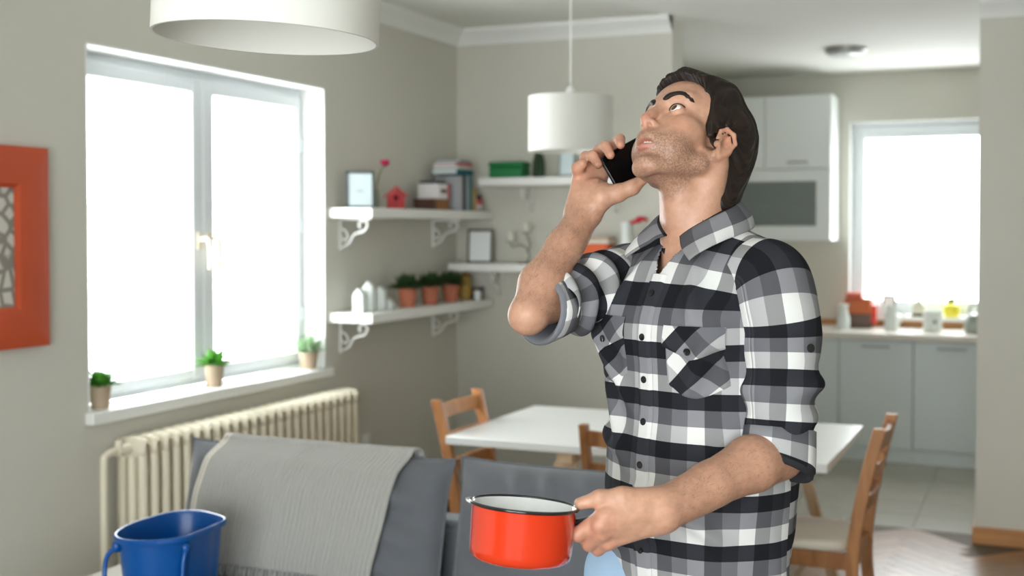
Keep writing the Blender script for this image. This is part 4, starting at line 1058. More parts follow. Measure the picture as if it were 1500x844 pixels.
body = SDF()
def fmap(c):
    f, l, u = c
    un = 0.015+(u-0.015)*1.12 if u < 0.015 else u
    q = min(max((0.01-u)/0.05, 0), 1); q = q*q*(3-2*q)
    return (f+0.007*q*min(max((f-0.03)/0.05, 0), 1), l, un)
def hell(c, r, k=0.012, sub=False, rot=None, fm=True):
    R = RH if rot is None else rot@RH
    body.ell(HD(*(fmap(c) if fm else c)), v3(r)*HS, R, k, sub)
def hcone(a, b, ra, rb, k=0.01, sub=False): body.cone(HD(*fmap(a)), HD(*fmap(b)), ra*HS, rb*HS, k, sub)
# torso under the shirt
body.ell(BD(0, 0.0, 1.31), (0.150, 0.100, 0.19), RB, 0.03)
body.ell(BD(0, 0.0, 1.08), (0.135, 0.095, 0.22), RB, 0.05)
body.cone(BD(-0.12, -0.005, 1.44), BD(0.12, -0.005, 1.44), 0.05, 0.05, 0.04)
# neck
NK0, NK1 = BD(0.0, -0.005, 1.475), HD(-0.034, 0, -0.045)
body.cone(NK0, NK1, 0.060, 0.054, 0.022)
body.cone(BD(0.0, 0.014, 1.49), HD(0.006, 0, -0.078), 0.045, 0.032, 0.014)
# head
hell((-0.008, 0, 0.045), (0.098, 0.074, 0.082), 0.02)
hell((0.038, 0, 0.048), (0.060, 0.060, 0.062), 0.02)
hell((0.045, 0, -0.018), (0.052, 0.057, 0.058), 0.02)
hell((0.050, 0, -0.060), (0.044, 0.042, 0.040), 0.02)
for s_ in (-1, 1):
    hcone((0.004, 0.052*s_, -0.040), (0.012, 0.051*s_, -0.056), 0.017, 0.013, 0.016)
    hcone((0.012, 0.050*s_, -0.056), (0.074, 0.016*s_, -0.096), 0.0125, 0.0125, 0.016)
    hell((0.056, 0.046*s_, -0.014), (0.026, 0.018, 0.016), 0.022)
    hcone((0.091, 0.010*s_, 0.036), (0.076, 0.046*s_, 0.040), 0.0095, 0.009, 0.016)
    hell((0.062, 0.036*s_, -0.048), (0.026, 0.020, 0.030), 0.02)
hell((0.082, 0, -0.096), (0.017, 0.019, 0.015), 0.016)
hell((0.072, 0, -0.050), (0.034, 0.030, 0.026), 0.018)
# sockets
for s_ in (-1, 1): hell((0.1045, 0.032*s_, 0.0110), (0.021, 0.020, 0.0135), 0.014, True)
# nose
hcone((0.093, 0, 0.024), (0.110, 0, -0.010), 0.0085, 0.0090, 0.010)
hcone((0.107, 0, -0.006), (0.1150, 0, -0.0215), 0.0085, 0.0088, 0.006)
for s_ in (-1, 1): hell((0.1010, 0.0112*s_, -0.0270), (0.0098, 0.0056, 0.0068), 0.008)
hcone((0.1105, 0, -0.0285), (0.098, 0, -0.038), 0.0058, 0.006, 0.006)
for s_ in (-1, 1): hell((0.1055, 0.0075*s_, -0.0340), (0.0062, 0.0036, 0.0050), 0.002, True)
# mouth: philtrum block, lips, parted opening
hell((0.090, 0, -0.050), (0.018, 0.022, 0.014), 0.010)
for s_ in (-1, 1):
    hcone((0.1010, 0.003*s_, -0.0550), (0.087, 0.0235*s_, -0.0615), 0.0050, 0.0024, 0.004)
    hcone((0.0980, 0.003*s_, -0.0705), (0.086, 0.0225*s_, -0.0635), 0.0054, 0.0022, 0.005)
hell((0.1000, 0, -0.0628), (0.018, 0.0190, 0.0034), 0.002, True)
hell((0.100, 0, -0.083), (0.009, 0.016, 0.0048), 0.008, True)
# eyelids
EYE = {s_: (0.0820, 0.0325*s_, 0.0100) for s_ in (-1, 1)}
for s_ in (-1, 1):
    e = EYE[s_]
    hell(e, (0.0136, 0.0142, 0.0132), 0.004)
    tl = np.array([[1, 0, 0], [0, math.cos(0.10*s_), math.sin(0.10*s_)], [0, -math.sin(0.10*s_), math.cos(0.10*s_)]])
    hell((e[0]+0.0125, e[1]+0.002*s_, e[2]+0.0006), (0.0095, 0.0160, 0.0063), 0.0022, True, tl)
# ears
for s_ in (-1, 1):
    t_ = 0.32; er = np.array([[math.cos(t_), math.sin(t_)*s_, 0], [-math.sin(t_)*s_, math.cos(t_), 0], [0, 0, 1]])
    tb_ = 0.22; er = np.array([[math.cos(tb_), 0, math.sin(tb_)], [0, 1, 0], [-math.sin(tb_), 0, math.cos(tb_)]])@er
    hell((-0.002, 0.0785*s_, -0.018), (0.0150, 0.0062, 0.0285), 0.005, False, er, False)
    hell((0.006, 0.0735*s_, -0.046), (0.0085, 0.0060, 0.0100), 0.006, False, er, False)
    hell((0.002, 0.0880*s_, -0.020), (0.0088, 0.0062, 0.0165), 0.003, True, er, False)
    hx = [(0.012, 0.0745, -0.012), (0.0125, 0.0785, 0.003), (0.004, 0.0840, 0.0115), (-0.010, 0.0890, 0.0080), (-0.0180, 0.0905, -0.0080), (-0.0130, 0.0865, -0.028), (0.000, 0.0790, -0.046)]
    body.chain([HD(a, b*s_, c) for a, b, c in hx], [0.0028, 0.0034, 0.0038, 0.0038, 0.0036, 0.0036, 0.0042], 0.003)
    body.chain([HD(a, b*s_, c) for a, b, c in ((-0.005, 0.0865, -0.001), (-0.009, 0.0870, -0.014), (-0.003, 0.0830, -0.032), (0.004, 0.0785, -0.038))], [0.0026, 0.0030, 0.0030, 0.0030], 0.003)
    hell((0.0125, 0.0755*s_, -0.025), (0.0042, 0.0040, 0.0070), 0.004, False, None, False)
# sternomastoid and larynx
body.cone(HD(-0.022, 0.058, -0.040), BD(0.018, 0.050, 1.480), 0.017, 0.013, 0.022)
body.cone(HD(-0.022, -0.058, -0.040), BD(-0.018, 0.050, 1.480), 0.017, 0.013, 0.022)
body.ell(BD(0.0, 0.058, 1.565), (0.012, 0.012, 0.020), RB, 0.02)
# ---- left arm (holds the pan)
def fpts(a, b, t): return a+(b-a)*t
body.cone(S_L, E_L, 0.050, 0.038, 0.02)
fo = v3((0, -0.004, 0.004))
body.chain([E_L, fpts(E_L, W_L, 0.25)+fo*1.5, fpts(E_L, W_L, 0.6)+fo, W_L], [0.041, 0.0425, 0.034, 0.0265], 0.012)
body.cone(fpts(E_L, W_L, 0.70)+v3((0, 0, 0.006)), W_L+v3((0, 0, 0.007)), 0.024, 0.0225, 0.015)
body.cone(fpts(E_L, W_L, 0.70)-v3((0, 0, 0.008)), W_L-v3((0, 0, 0.009)), 0.024, 0.0215, 0.015)
# left hand
kn = [PX(886, 755, -0.326), PX(879, 769, -0.330), PX(881, 781, -0.322), PX(890, 795, -0.310)]
wr_t, wr_b = W_L+v3((0.004, 0, 0.013)), W_L+v3((0.006, 0, -0.014))
for i, kp in enumerate(kn):
    b = wr_t*(1-i/3)+wr_b*(i/3)
    body.cone(b, kp, 0.0195-0.001*i, 0.0128-0.0008*i, 0.014)
    body.ell(kp+v3((0.001, -0.004, 0.0)), (0.0095, 0.0075, 0.0085), None, 0.008)
fl = [ # (pip, dip, tip)
    [PX(846, 783, -0.312), PX(838, 783, -0.272), PX(850, 769, -0.255)],
    [PX(856, 786, -0.300), PX(862, 784, -0.262), PX(880, 770, -0.252)],
    [PX(863, 797, -0.298), PX(872, 792, -0.262), PX(890, 776, -0.254)],
    [PX(876, 805, -0.290), PX(884, 800, -0.262), PX(900, 786, -0.256)]]
for i, (a, b, c) in enumerate(fl):
    r = [0.0125, 0.0110, 0.0098, 0.0085] if i < 3 else [0.011, 0.0096, 0.0086, 0.0076]
    body.chain([kn[i], a, b, c], r, 0.004)
# thumb along the top of the handle
body.chain([W_L+v3((-0.01, -0.006, 0.016)), PX(912, 729, -0.316), PX(879, 730, -0.318), PX(850, 738, -0.314)], [0.020, 0.0150, 0.0115, 0.0092], 0.008)
body.cone(PX(935, 744, -0.312), PX(902, 748, -0.320), 0.020, 0.014, 0.012)
# ---- right arm (phone)
body.cone(S_R, E_R, 0.046, 0.027, 0.02)
body.chain([E_R, fpts(E_R, W_R, 0.28)+v3((-0.005, 0, 0)), fpts(E_R, W_R, 0.65), W_R], [0.031, 0.0370, 0.030, 0.0245], 0.015)
body.ell(E_R+v3((-0.004, 0.0, -0.006)), (0.023, 0.023, 0.023), None, 0.02)
pv = v3((0.010, 0, -0.004)); body.cone(fpts(E_R, W_R, 0.75)+pv, W_R+pv*1.0, 0.0215, 0.0205, 0.012)
# right hand: palm towards the camera
mc = [PX(886, 243, 0.098), PX(869, 238, 0.095), PX(856, 246, 0.088), PX(849, 262, 0.080)]
for i, kp in enumerate(mc):
    b = W_R+v3((0.012-0.008*i, 0.004, 0.0))
    body.cone(b, kp, 0.0190, 0.0115, 0.014)
fr_ = [
    [PX(899, 213, 0.092), PX(908, 204, 0.074), PX(909, 212, 0.055)],
    [PX(877, 221, 0.085), PX(887, 214, 0.062), PX(894, 227, 0.046)],
    [PX(858, 230, 0.075), PX(868, 228, 0.053), PX(876, 241, 0.042)],
    [PX(846, 247, 0.064), PX(854, 246, 0.045), PX(864, 256, 0.040)]]
for i, (a, b, c) in enumerate(fr_):
    if i == 3: continue
    r = [0.0110, 0.0100, 0.0092, 0.0080] if i < 3 else [0.0100, 0.0090, 0.0080, 0.0072]
    body.chain([mc[i], a, b, c], r, 0.004)
body.chain([mc[3], PX(846, 247, 0.066), PX(853, 240, 0.056)], [0.0115, 0.0105, 0.009], 0.006)
thumbR = [W_R+v3((0.012, -0.006, 0.0)), PX(882, 289, 0.040), PX(905, 283, 0.036), PX(926, 275, 0.034), PX(941, 263, 0.036)]
body.chain(thumbR, [0.021, 0.0190, 0.0140, 0.0115, 0.0090], 0.012)
body.ell(PX(874, 283, 0.055), (0.024, 0.018, 0.026), None, 0.015)

V, Fq = body.mesh(0.0022)
V = lap(V, Fq, 1, 0.4)
hp = to_head(V)
_un = np.where(hp[:, 2] < 0.015, 0.015+(hp[:, 2]-0.015)/1.12, hp[:, 2]); _q = np.clip((0.01-_un)/0.05, 0, 1); _q = _q*_q*(3-2*_q)
hp = np.stack([hp[:, 0]-0.007*_q*np.clip((hp[:, 0]-0.035)/0.05, 0, 1), hp[:, 1], _un], 1)
# ---- skin colour from anatomy (lips, stubble, cheeks), not from light
def sm(x, a, b): t = np.clip((x-a)/(b-a), 0, 1); return t*t*(3-2*t)
skin = np.array(srgb(188, 143, 118)[:3]); col = np.tile(skin, (len(V), 1))
inhead = (np.linalg.norm(hp-np.array([0.02, 0, 0]), axis=1) < 0.17)
f_, l_, u_ = hp.T
def blend(mask, c): 
    global col
    c = np.array(srgb(*c)[:3]); col = col*(1-mask[:, None])+c*mask[:, None]
jaw = sm(-u_, 0.030+0.0, 0.052)*sm(f_, -0.004, 0.012)*inhead
jaw *= 1-sm(-u_, 0.120, 0.155)
cheek_line = sm(-u_-0.30*(0.085-f_).clip(-1, 1)*0.0+0.35*(np.abs(l_)-0.03).clip(0, 1), 0.036, 0.052)
beard = jaw*cheek_line
beard = np.maximum(beard, np.exp(-((f_-0.104)/0.012)**2)*np.exp(-((u_+0.046)/0.006)**2)*sm(0.030-np.abs(l_), 0, 0.010)*inhead)
sideburn = np.exp(-((f_-0.012)/0.012)**2)*sm(0.015-u_, 0, 0.02)*sm(u_, -0.05, -0.03)*(np.abs(l_) > 0.05)*inhead
beard = np.clip(np.maximum(beard, sideburn*0.7), 0, 1)
under = sm(-u_, 0.085, 0.11)*inhead
thd = np.full(len(V), 1.0)
for a_, b_ in zip(thumbR[:-1], thumbR[1:]):
    t = np.clip(((V-a_)@(b_-a_))/((b_-a_)@(b_-a_)), 0, 1); thd = np.minimum(thd, np.linalg.norm(V-a_-t[:, None]*(b_-a_), axis=1))
beard_m = beard*(1-0.35*under)*sm(thd, 0.024, 0.027)
lipm = np.zeros(len(V))
for s_ in (-1, 1):
    for a, b, r in (((0.1010, 0.0, -0.0550), (0.087, 0.0235*s_, -0.0615), 0.0064), ((0.0980, 0.0, -0.0705), (0.086, 0.0225*s_, -0.0635), 0.0066)):
        a, b = v3(a), v3(b); t = np.clip(((hp-a)@(b-a))/((b-a)@(b-a)), 0, 1); dd = np.linalg.norm(hp-a-t[:, None]*(b-a), axis=1); lipm = np.maximum(lipm, 1-sm(dd, r*(1-0.45*t), r*(1-0.45*t)*1.25))
beard_m = beard_m*(1-lipm)
blend(lipm*0.75*(u_ > -0.0795), (166, 98, 88))
blend(np.exp(-(((f_-0.116)/0.014)**2+(l_/0.016)**2+((u_+0.020)/0.016)**2))*0.35*inhead, (190, 112, 94))
blend(np.exp(-(((f_-0.075)/0.025)**2+((np.abs(l_)-0.045)/0.02)**2+((u_+0.02)/0.02)**2))*0.30*inhead, (192, 118, 96))
blend(np.exp(-(((f_+0.01)/0.03)**2+((np.abs(l_)-0.085)/0.012)**2+(u_/0.04)**2))*0.35*inhead, (190, 114, 92))
for kp in kn+mc+[a for a, b, c in fl+fr_]+[c for a, b, c in fl+fr_]:
    blend(np.exp(-(np.linalg.norm(V-kp, axis=1)/0.016)**2)*0.30, (190, 110, 90))
hairm = np.zeros(len(V))
for a, b in ((E_L, W_L), (E_R, W_R)):
    t = ((V-a)@(b-a))/((b-a)@(b-a)); dd = np.linalg.norm(V-a-np.clip(t, 0, 1)[:, None]*(b-a), axis=1); hairm = np.maximum(hairm, (dd < 0.07)*sm(t, -0.1, 0.1)*(1-sm(t, 0.85, 1.05)))
blend(hairm*0.14, (120, 84, 62))

M_skin = bpy.data.materials.new('skin'); M_skin.use_nodes = True
nt = M_skin.node_tree; b = nt.nodes['Principled BSDF']; b.inputs['Roughness'].default_value = 0.48; b.inputs['Subsurface Weight'].default_value = 0.12; b.inputs['Subsurface Scale'].default_value = 0.012; b.inputs['Subsurface Radius'].default_value = (1.0, 0.35, 0.2)
at = nt.nodes.new('ShaderNodeVertexColor'); at.layer_name = 'Col'
tc = nt.nodes.new('ShaderNodeTexCoord'); n1 = nt.nodes.new('ShaderNodeTexNoise'); n1.inputs['Scale'].default_value = 90; n1.inputs['Detail'].default_value = 6
nt.links.new(tc.outputs['Object'], n1.inputs['Vector'])
mr = nt.nodes.new('ShaderNodeMapRange'); mr.inputs[1].default_value = 0.3; mr.inputs[2].default_value = 0.7; mr.inputs[3].default_value = 0.88; mr.inputs[4].default_value = 1.08
nt.links.new(n1.outputs['Fac'], mr.inputs[0])
vm = nt.nodes.new('ShaderNodeVectorMath'); vm.operation = 'SCALE'; nt.links.new(at.outputs[0], vm.inputs[0]); nt.links.new(mr.outputs[0], vm.inputs['Scale']); 
ab = nt.nodes.new('ShaderNodeVertexColor'); ab.layer_name = 'Beard'; nb_ = nt.nodes.new('ShaderNodeTexNoise'); nb_.inputs['Scale'].default_value = 330; nb_.inputs['Detail'].default_value = 3; nt.links.new(tc.outputs['Object'], nb_.inputs['Vector'])
mrb = nt.nodes.new('ShaderNodeMapRange'); mrb.inputs[1].default_value = 0.38; mrb.inputs[2].default_value = 0.62; mrb.inputs[3].default_value = 0.22; mrb.inputs[4].default_value = 0.66; nt.links.new(nb_.outputs['Fac'], mrb.inputs[0])
mb_ = nt.nodes.new('ShaderNodeMath'); mb_.operation = 'MULTIPLY'; nt.links.new(ab.outputs[0], mb_.inputs[0]); nt.links.new(mrb.outputs[0], mb_.inputs[1])
mxb = nt.nodes.new('ShaderNodeMix'); mxb.data_type = 'RGBA'; mxb.inputs[7].default_value = srgb(98, 74, 60); nt.links.new(mb_.outputs[0], mxb.inputs[0]); nt.links.new(vm.outputs[0], mxb.inputs[6]); nt.links.new(mxb.outputs[2], b.inputs['Base Color'])
n2 = nt.nodes.new('ShaderNodeTexNoise'); n2.inputs['Scale'].default_value = 420; n2.inputs['Detail'].default_value = 3; nt.links.new(tc.outputs['Object'], n2.inputs['Vector'])
bp = nt.nodes.new('ShaderNodeBump'); bp.inputs['Strength'].default_value = 0.12; bp.inputs['Distance'].default_value = 0.003; nt.links.new(n2.outputs['Fac'], bp.inputs['Height']); nt.links.new(bp.outputs[0], b.inputs['Normal'])
me = np_mesh('body', V, Fq, M_skin); set_col(me, col); set_col(me, np.repeat(beard_m[:, None], 3, 1), 'Beard'); link_mesh('body', me, person)

# ---- short dark hairs on the forearms
Nb = vnormals(V, Fq); cand = np.flatnonzero(hairm > 0.35); pick = rng.choice(cand, 2600, replace=False); m = MB()
for i in pick:
    ax_ = (W_L-E_L) if np.linalg.norm(V[i]-fpts(E_L, W_L, 0.5)) < 0.2 else (W_R-E_R); ax_ = ax_/np.linalg.norm(ax_)
    n_ = Nb[i]; t_ = ax_+rng.normal(size=3)*0.55; t_ -= n_*(t_@n_); t_ /= np.linalg.norm(t_); L2 = rng.uniform(0.006, 0.013); sd_ = np.cross(n_, t_)*0.00013
    a_ = V[i]; b_ = a_+t_*L2*0.5+n_*0.0016; c_ = a_+t_*L2+n_*0.0012
    m.raw([a_-sd_, a_+sd_, b_+sd_*0.8, b_-sd_*0.8, c_], [(0, 1, 2, 3), (3, 2, 4)])
tag(m.build('arm_hair', mat('arm_hair_brown', srgb(108, 74, 54), 0.6), person, smooth=0), kind='stuff')
# ---- eyes, teeth, brows
M_eye = bpy.data.materials.new('eyeball'); M_eye.use_nodes = True
nt = M_eye.node_tree; b = nt.nodes['Principled BSDF']; b.inputs['Roughness'].default_value = 0.08; b.inputs['Coat Weight'].default_value = 0.6
tc = nt.nodes.new('ShaderNodeTexCoord'); sx = nt.nodes.new('ShaderNodeSeparateXYZ'); nt.links.new(tc.outputs['Object'], sx.inputs[0])
rp = nt.nodes.new('ShaderNodeValToRGB'); rp.color_ramp.interpolation = 'LINEAR'; e = rp.color_ramp.elements
mr = nt.nodes.new('ShaderNodeMapRange'); mr.inputs[1].default_value = 0.006; mr.inputs[2].default_value = 0.0118; nt.links.new(sx.outputs['Z'], mr.inputs[0]); nt.links.new(mr.outputs[0], rp.inputs[0])
e[0].position = 0.0; e[0].color = srgb(226, 214, 206); e[1].position = 1.0; e[1].color = srgb(8, 6, 6)
for p_, c_ in ((0.62, (224, 214, 208)), (0.67, (58, 38, 28)), (0.88, (84, 56, 38)), (0.91, (8, 6, 6))):
    q = e.new(p_); q.color = srgb(*c_)
nt.links.new(rp.outputs[0], b.inputs['Base Color'])
for s_ in (-1, 1):
    m = MB(); m.ball((0, 0, 0), 0.0121*HS, 32, 24); o = m.build('eye', M_eye, person, smooth=180)
    g = HF*0.95+HU*0.08+HL*0.02; g /= np.linalg.norm(g)
    o.location = HD(*fmap(EYE[s_])); o.rotation_euler = Vector(g).to_track_quat('Z', 'Y').to_euler()
    ec = EYE[s_]; P = []
    for t in np.linspace(0.12, PI-0.12, 16):
        dl, du = 0.0150*math.cos(t)*s_+0.002*s_, 0.0066*math.sin(t)+0.0012*math.cos(t)
        P.append(HD(*fmap(ec)) if False else HO+HS*(HF*(fmap(ec)[0]+math.sqrt(max(0.0143**2-dl*dl*0.80-du*du, 1e-6)))+HL*(ec[1]+dl)+HU*(fmap(ec)[2]+du)))
    m = MB(); m.tube(P, 0.0009, 6); m.build('eyelash', mat('lash_black', srgb(20, 14, 12), 0.6), person)
M_teeth = mat('tooth_enamel', srgb(226, 220, 206), 0.25)
m = MB()
for i in range(-3, 4):
    x = i*0.0052; m.ball(HD(*fmap((0.0945-0.28*abs(x)*abs(x)*30-0.001*abs(i), x, -0.0600))), v3((0.0030, 0.0030, 0.0042))*HS, 8, 6)
m.build('teeth', M_teeth, person)
M_hair = bpy.data.materials.new('dark_brown_hair'); M_hair.use_nodes = True
nt = M_hair.node_tree; b = nt.nodes['Principled BSDF']; b.inputs['Roughness'].default_value = 0.5; b.inputs['Specular IOR Level'].default_value = 0.3
uv = nt.nodes.new('ShaderNodeUVMap'); uv.uv_map = 'UVMap'; mp = nt.nodes.new('ShaderNodeMapping'); mp.inputs['Scale'].default_value = (420, 9, 1)
n = nt.nodes.new('ShaderNodeTexNoise'); n.inputs['Scale'].default_value = 1.0; n.inputs['Detail'].default_value = 4; nt.links.new(uv.outputs[0], mp.inputs[0]); nt.links.new(mp.outputs[0], n.inputs['Vector'])
rp = nt.nodes.new('ShaderNodeValToRGB'); rp.color_ramp.elements[0].position = 0.3; rp.color_ramp.elements[0].color = srgb(16, 11, 9); rp.color_ramp.elements[1].position = 0.75; rp.color_ramp.elements[1].color = srgb(46, 31, 24)
nt.links.new(n.outputs['Fac'], rp.inputs[0]); nt.links.new(rp.outputs[0], b.inputs['Base Color'])
bp = nt.nodes.new('ShaderNodeBump'); bp.inputs['Strength'].default_value = 0.55; bp.inputs['Distance'].default_value = 0.004; nt.links.new(n.outputs['Fac'], bp.inputs['Height']); nt.links.new(bp.outputs[0], b.inputs['Normal'])

hs = SDF()
def h2(c, r, k=0.015, sub=False): hs.ell(HD(*c), v3(r)*HS, RH, k, sub)
h2((-0.012, 0, 0.052), (0.107, 0.082, 0.087), 0.02)
h2((-0.052, 0.0, 0.070), (0.076, 0.074, 0.066), 0.02)
h2((-0.062, 0, 0.010), (0.064, 0.074, 0.085), 0.02)
h2((-0.074, 0, -0.055), (0.046, 0.058, 0.066), 0.02)
hs.cone(HD(-0.072, 0.010, -0.07), HD(-0.068, 0.012, -0.120), 0.040, 0.026, 0.02)
hs.cone(HD(0.074, 0.012, 0.099), HD(0.010, 0.0, 0.128), 0.020, 0.026, 0.03)
hs.cone(HD(0.072, -0.025, 0.097), HD(0.010, -0.03, 0.120), 0.017, 0.022, 0.03)
hs.cone(HD(0.064, 0.035, 0.094), HD(0.000, 0.045, 0.112), 0.013, 0.020, 0.03)
h2((0.115, 0, 0.018), (0.085, 0.200, 0.083), 0.006, True)
h2((0.068, 0, -0.108), (0.092, 0.130, 0.090), 0.010, True)
for s_ in (-1, 1):
    h2((-0.003, 0.096*s_, -0.026), (0.020, 0.034, 0.036), 0.006, True)
    hs.cone(HD(0.032, 0.0635*s_, 0.045), HD(0.025, 0.0680*s_, -0.012), 0.0090, 0.0055, 0.012)
    hs.cone(HD(0.018, 0.0670*s_, 0.042), HD(0.015, 0.0690*s_, 0.010), 0.010, 0.008, 0.012)
Vh, Fh = hs.mesh(0.0022)
hh = to_head(Vh); N = vnormals(Vh, Fh)
ang = np.arctan2(hh[:, 2]-0.02, -(hh[:, 0])); side = hh[:, 1]
back = sm(-hh[:, 0], 0.0, 0.06)
strand = side*1.0+0.18*hh[:, 2]*np.sign(side)*0.4*(1-back)
disp = 0.0016*np.sin(strand*420+3*np.sin(ang*2.0+side*30))+0.0012*np.sin(strand*900+2*np.sin(ang*3))+0.0018*np.sin(strand*160+ang*1.5)
disp *= 1-0.75*sm(hh[:, 0], -0.005, 0.012)*sm(0.070-hh[:, 2], 0, 0.03)
Vh = Vh+N*(disp*HS)[:, None]
me = np_mesh('hair', Vh, Fh, M_hair); uvv = np.stack([strand, ang/PI], 1); set_uv(me, uvv[Fh.ravel()]); link_mesh('hair', me, person)
# loose strands at the quiff
for s_ in (-1, 1):
    br = SDF(); pts = [HD(0.1000, 0.011*s_, 0.0325), HD(0.0965, 0.024*s_, 0.0400), HD(0.0880, 0.039*s_, 0.0420), HD(0.0720, 0.0560*s_, 0.0310)]
    P = catmull(pts, 12); r_ = np.interp(np.linspace(0, 1, 12), [0, 0.2, 0.6, 1], [0.0042, 0.0048, 0.0042, 0.0028])
    for i_ in range(len(P)):
        for _ in range(6):
            q_ = P[i_][None].astype(np.float32); s0 = float(body.eval(q_)[0]); g_ = v3([float(body.eval(q_+np.eye(3, dtype=np.float32)[k_]*0.002)[0])-float(body.eval(q_-np.eye(3, dtype=np.float32)[k_]*0.002)[0]) for k_ in range(3)]); g_ /= np.linalg.norm(g_)+1e-9; P[i_] = P[i_]-g_*(s0+0.0022)*0.8
    br.chain(P, list(r_), 0.003); Vb, Fb_ = br.mesh(0.0011, 0.004)
    me = np_mesh('eyebrow', Vb, Fb_, M_hair); q = to_head(Vb); set_uv(me, np.stack([q[:, 2]*1.2+q[:, 1]*0.5, q[:, 1]], 1)[Fb_.ravel()]); link_mesh('eyebrow', me, person)

# ================================================================== clothes
M_plaid = bpy.data.materials.new('checked_cotton'); M_plaid.use_nodes = True
nt = M_plaid.node_tree; b = nt.nodes['Principled BSDF']; b.inputs['Roughness'].default_value = 0.9; b.inputs['Specular IOR Level'].default_value = 0.15
PER = 0.08
uv = nt.nodes.new('ShaderNodeUVMap'); uv.uv_map = 'UVMap'; sx = nt.nodes.new('ShaderNodeSeparateXYZ'); nt.links.new(uv.outputs[0], sx.inputs[0])
def ramp3(sock, vals):
    dv = nt.nodes.new('ShaderNodeMath'); dv.operation = 'DIVIDE'; dv.inputs[1].default_value = PER; nt.links.new(sock, dv.inputs[0])
    fr2 = nt.nodes.new('ShaderNodeMath'); fr2.operation = 'FRACT'; nt.links.new(dv.outputs[0], fr2.inputs[0])
    r = nt.nodes.new('ShaderNodeValToRGB'); r.color_ramp.interpolation = 'CONSTANT'; e = r.color_ramp.elements
    e[0].position = 0; e[0].color = vals[0]; e[1].position = 1/3; e[1].color = vals[1]; q = e.new(2/3); q.color = vals[2]
    nt.links.new(fr2.outputs[0], r.inputs[0]); return r.outputs[0]
rows = ramp3(sx.outputs['Y'], [(0.012, 0.0125, 0.0155, 1), (0.29, 0.29, 0.285, 1), (0.098, 0.098, 0.106, 1)])
cols_ = ramp3(sx.outputs['X'], [(1.0, 1.0, 0.99, 1), (0.36, 0.36, 0.37, 1), (0.60, 0.60, 0.615, 1)])
mu = nt.nodes.new('ShaderNodeMix'); mu.data_type = 'RGBA'; mu.blend_type = 'MULTIPLY'; mu.inputs[0].default_value = 1.0; nt.links.new(rows, mu.inputs[6]); nt.links.new(cols_, mu.inputs[7])
gn = nt.nodes.new('ShaderNodeVectorMath'); gn.operation = 'SCALE'; gn.inputs['Scale'].default_value = 2.2; nt.links.new(mu.outputs[2], gn.inputs[0]); nt.links.new(gn.outputs[0], b.inputs['Base Color'])
n = nt.nodes.new('ShaderNodeTexNoise'); n.inputs['Scale'].default_value = 900; nt.links.new(uv.outputs[0], n.inputs['Vector'])
bp = nt.nodes.new('ShaderNodeBump'); bp.inputs['Strength'].default_value = 0.15; bp.inputs['Distance'].default_value = 0.002; nt.links.new(n.outputs['Fac'], bp.inputs['Height']); nt.links.new(bp.outputs[0], b.inputs['Normal'])
M_black_cloth = mat('black_cloth', srgb(30, 30, 34), 0.9, bump=0.1, bscale=400)
M_button = mat('black_button', srgb(22, 22, 26), 0.25)

tor = SDF()
tor.ell(BD(0, 0.004, 1.335), (0.172, 0.128, 0.19), RB, 0.03)
tor.ell(BD(0, 0.0, 1.15), (0.160, 0.122, 0.25), RB, 0.06)
tor.cone(BD(-0.045, 0.0, 1.14), BD(-0.050, 0.0, 0.80), 0.120, 0.124, 0.06)
tor.cone(BD(0.045, 0.0, 1.14), BD(0.050, 0.0, 0.80), 0.120, 0.124, 0.06)
tor.cone(BD(-0.125, -0.008, 1.452), BD(0.125, -0.008, 1.452), 0.062, 0.062, 0.05)
tor.cone(BD(-0.10, -0.015, 1.485), BD(0.0, -0.018, 1.515), 0.034, 0.046, 0.04)
tor.cone(BD(0.10, -0.015, 1.485), BD(0.0, -0.018, 1.515), 0.034, 0.046, 0.04)
tor.ell(BD(-0.065, 0.085, 1.37), (0.075, 0.045, 0.06), RB, 0.04)
tor.ell(BD(0.065, 0.085, 1.37), (0.075, 0.045, 0.06), RB, 0.04)
def tbody(P): q = P-BC; return q@LB, q@FB, q[:, 2]
A0, B0_, Z0, RV = 0.170, 0.130, 1.405, 0.085
_al = np.linspace(0, PI, 400); _arc = np.concatenate([[0], np.cumsum(np.hypot(A0*np.cos((_al[1:]+_al[:-1])/2), B0_*np.sin((_al[1:]+_al[:-1])/2))*np.diff(_al))])
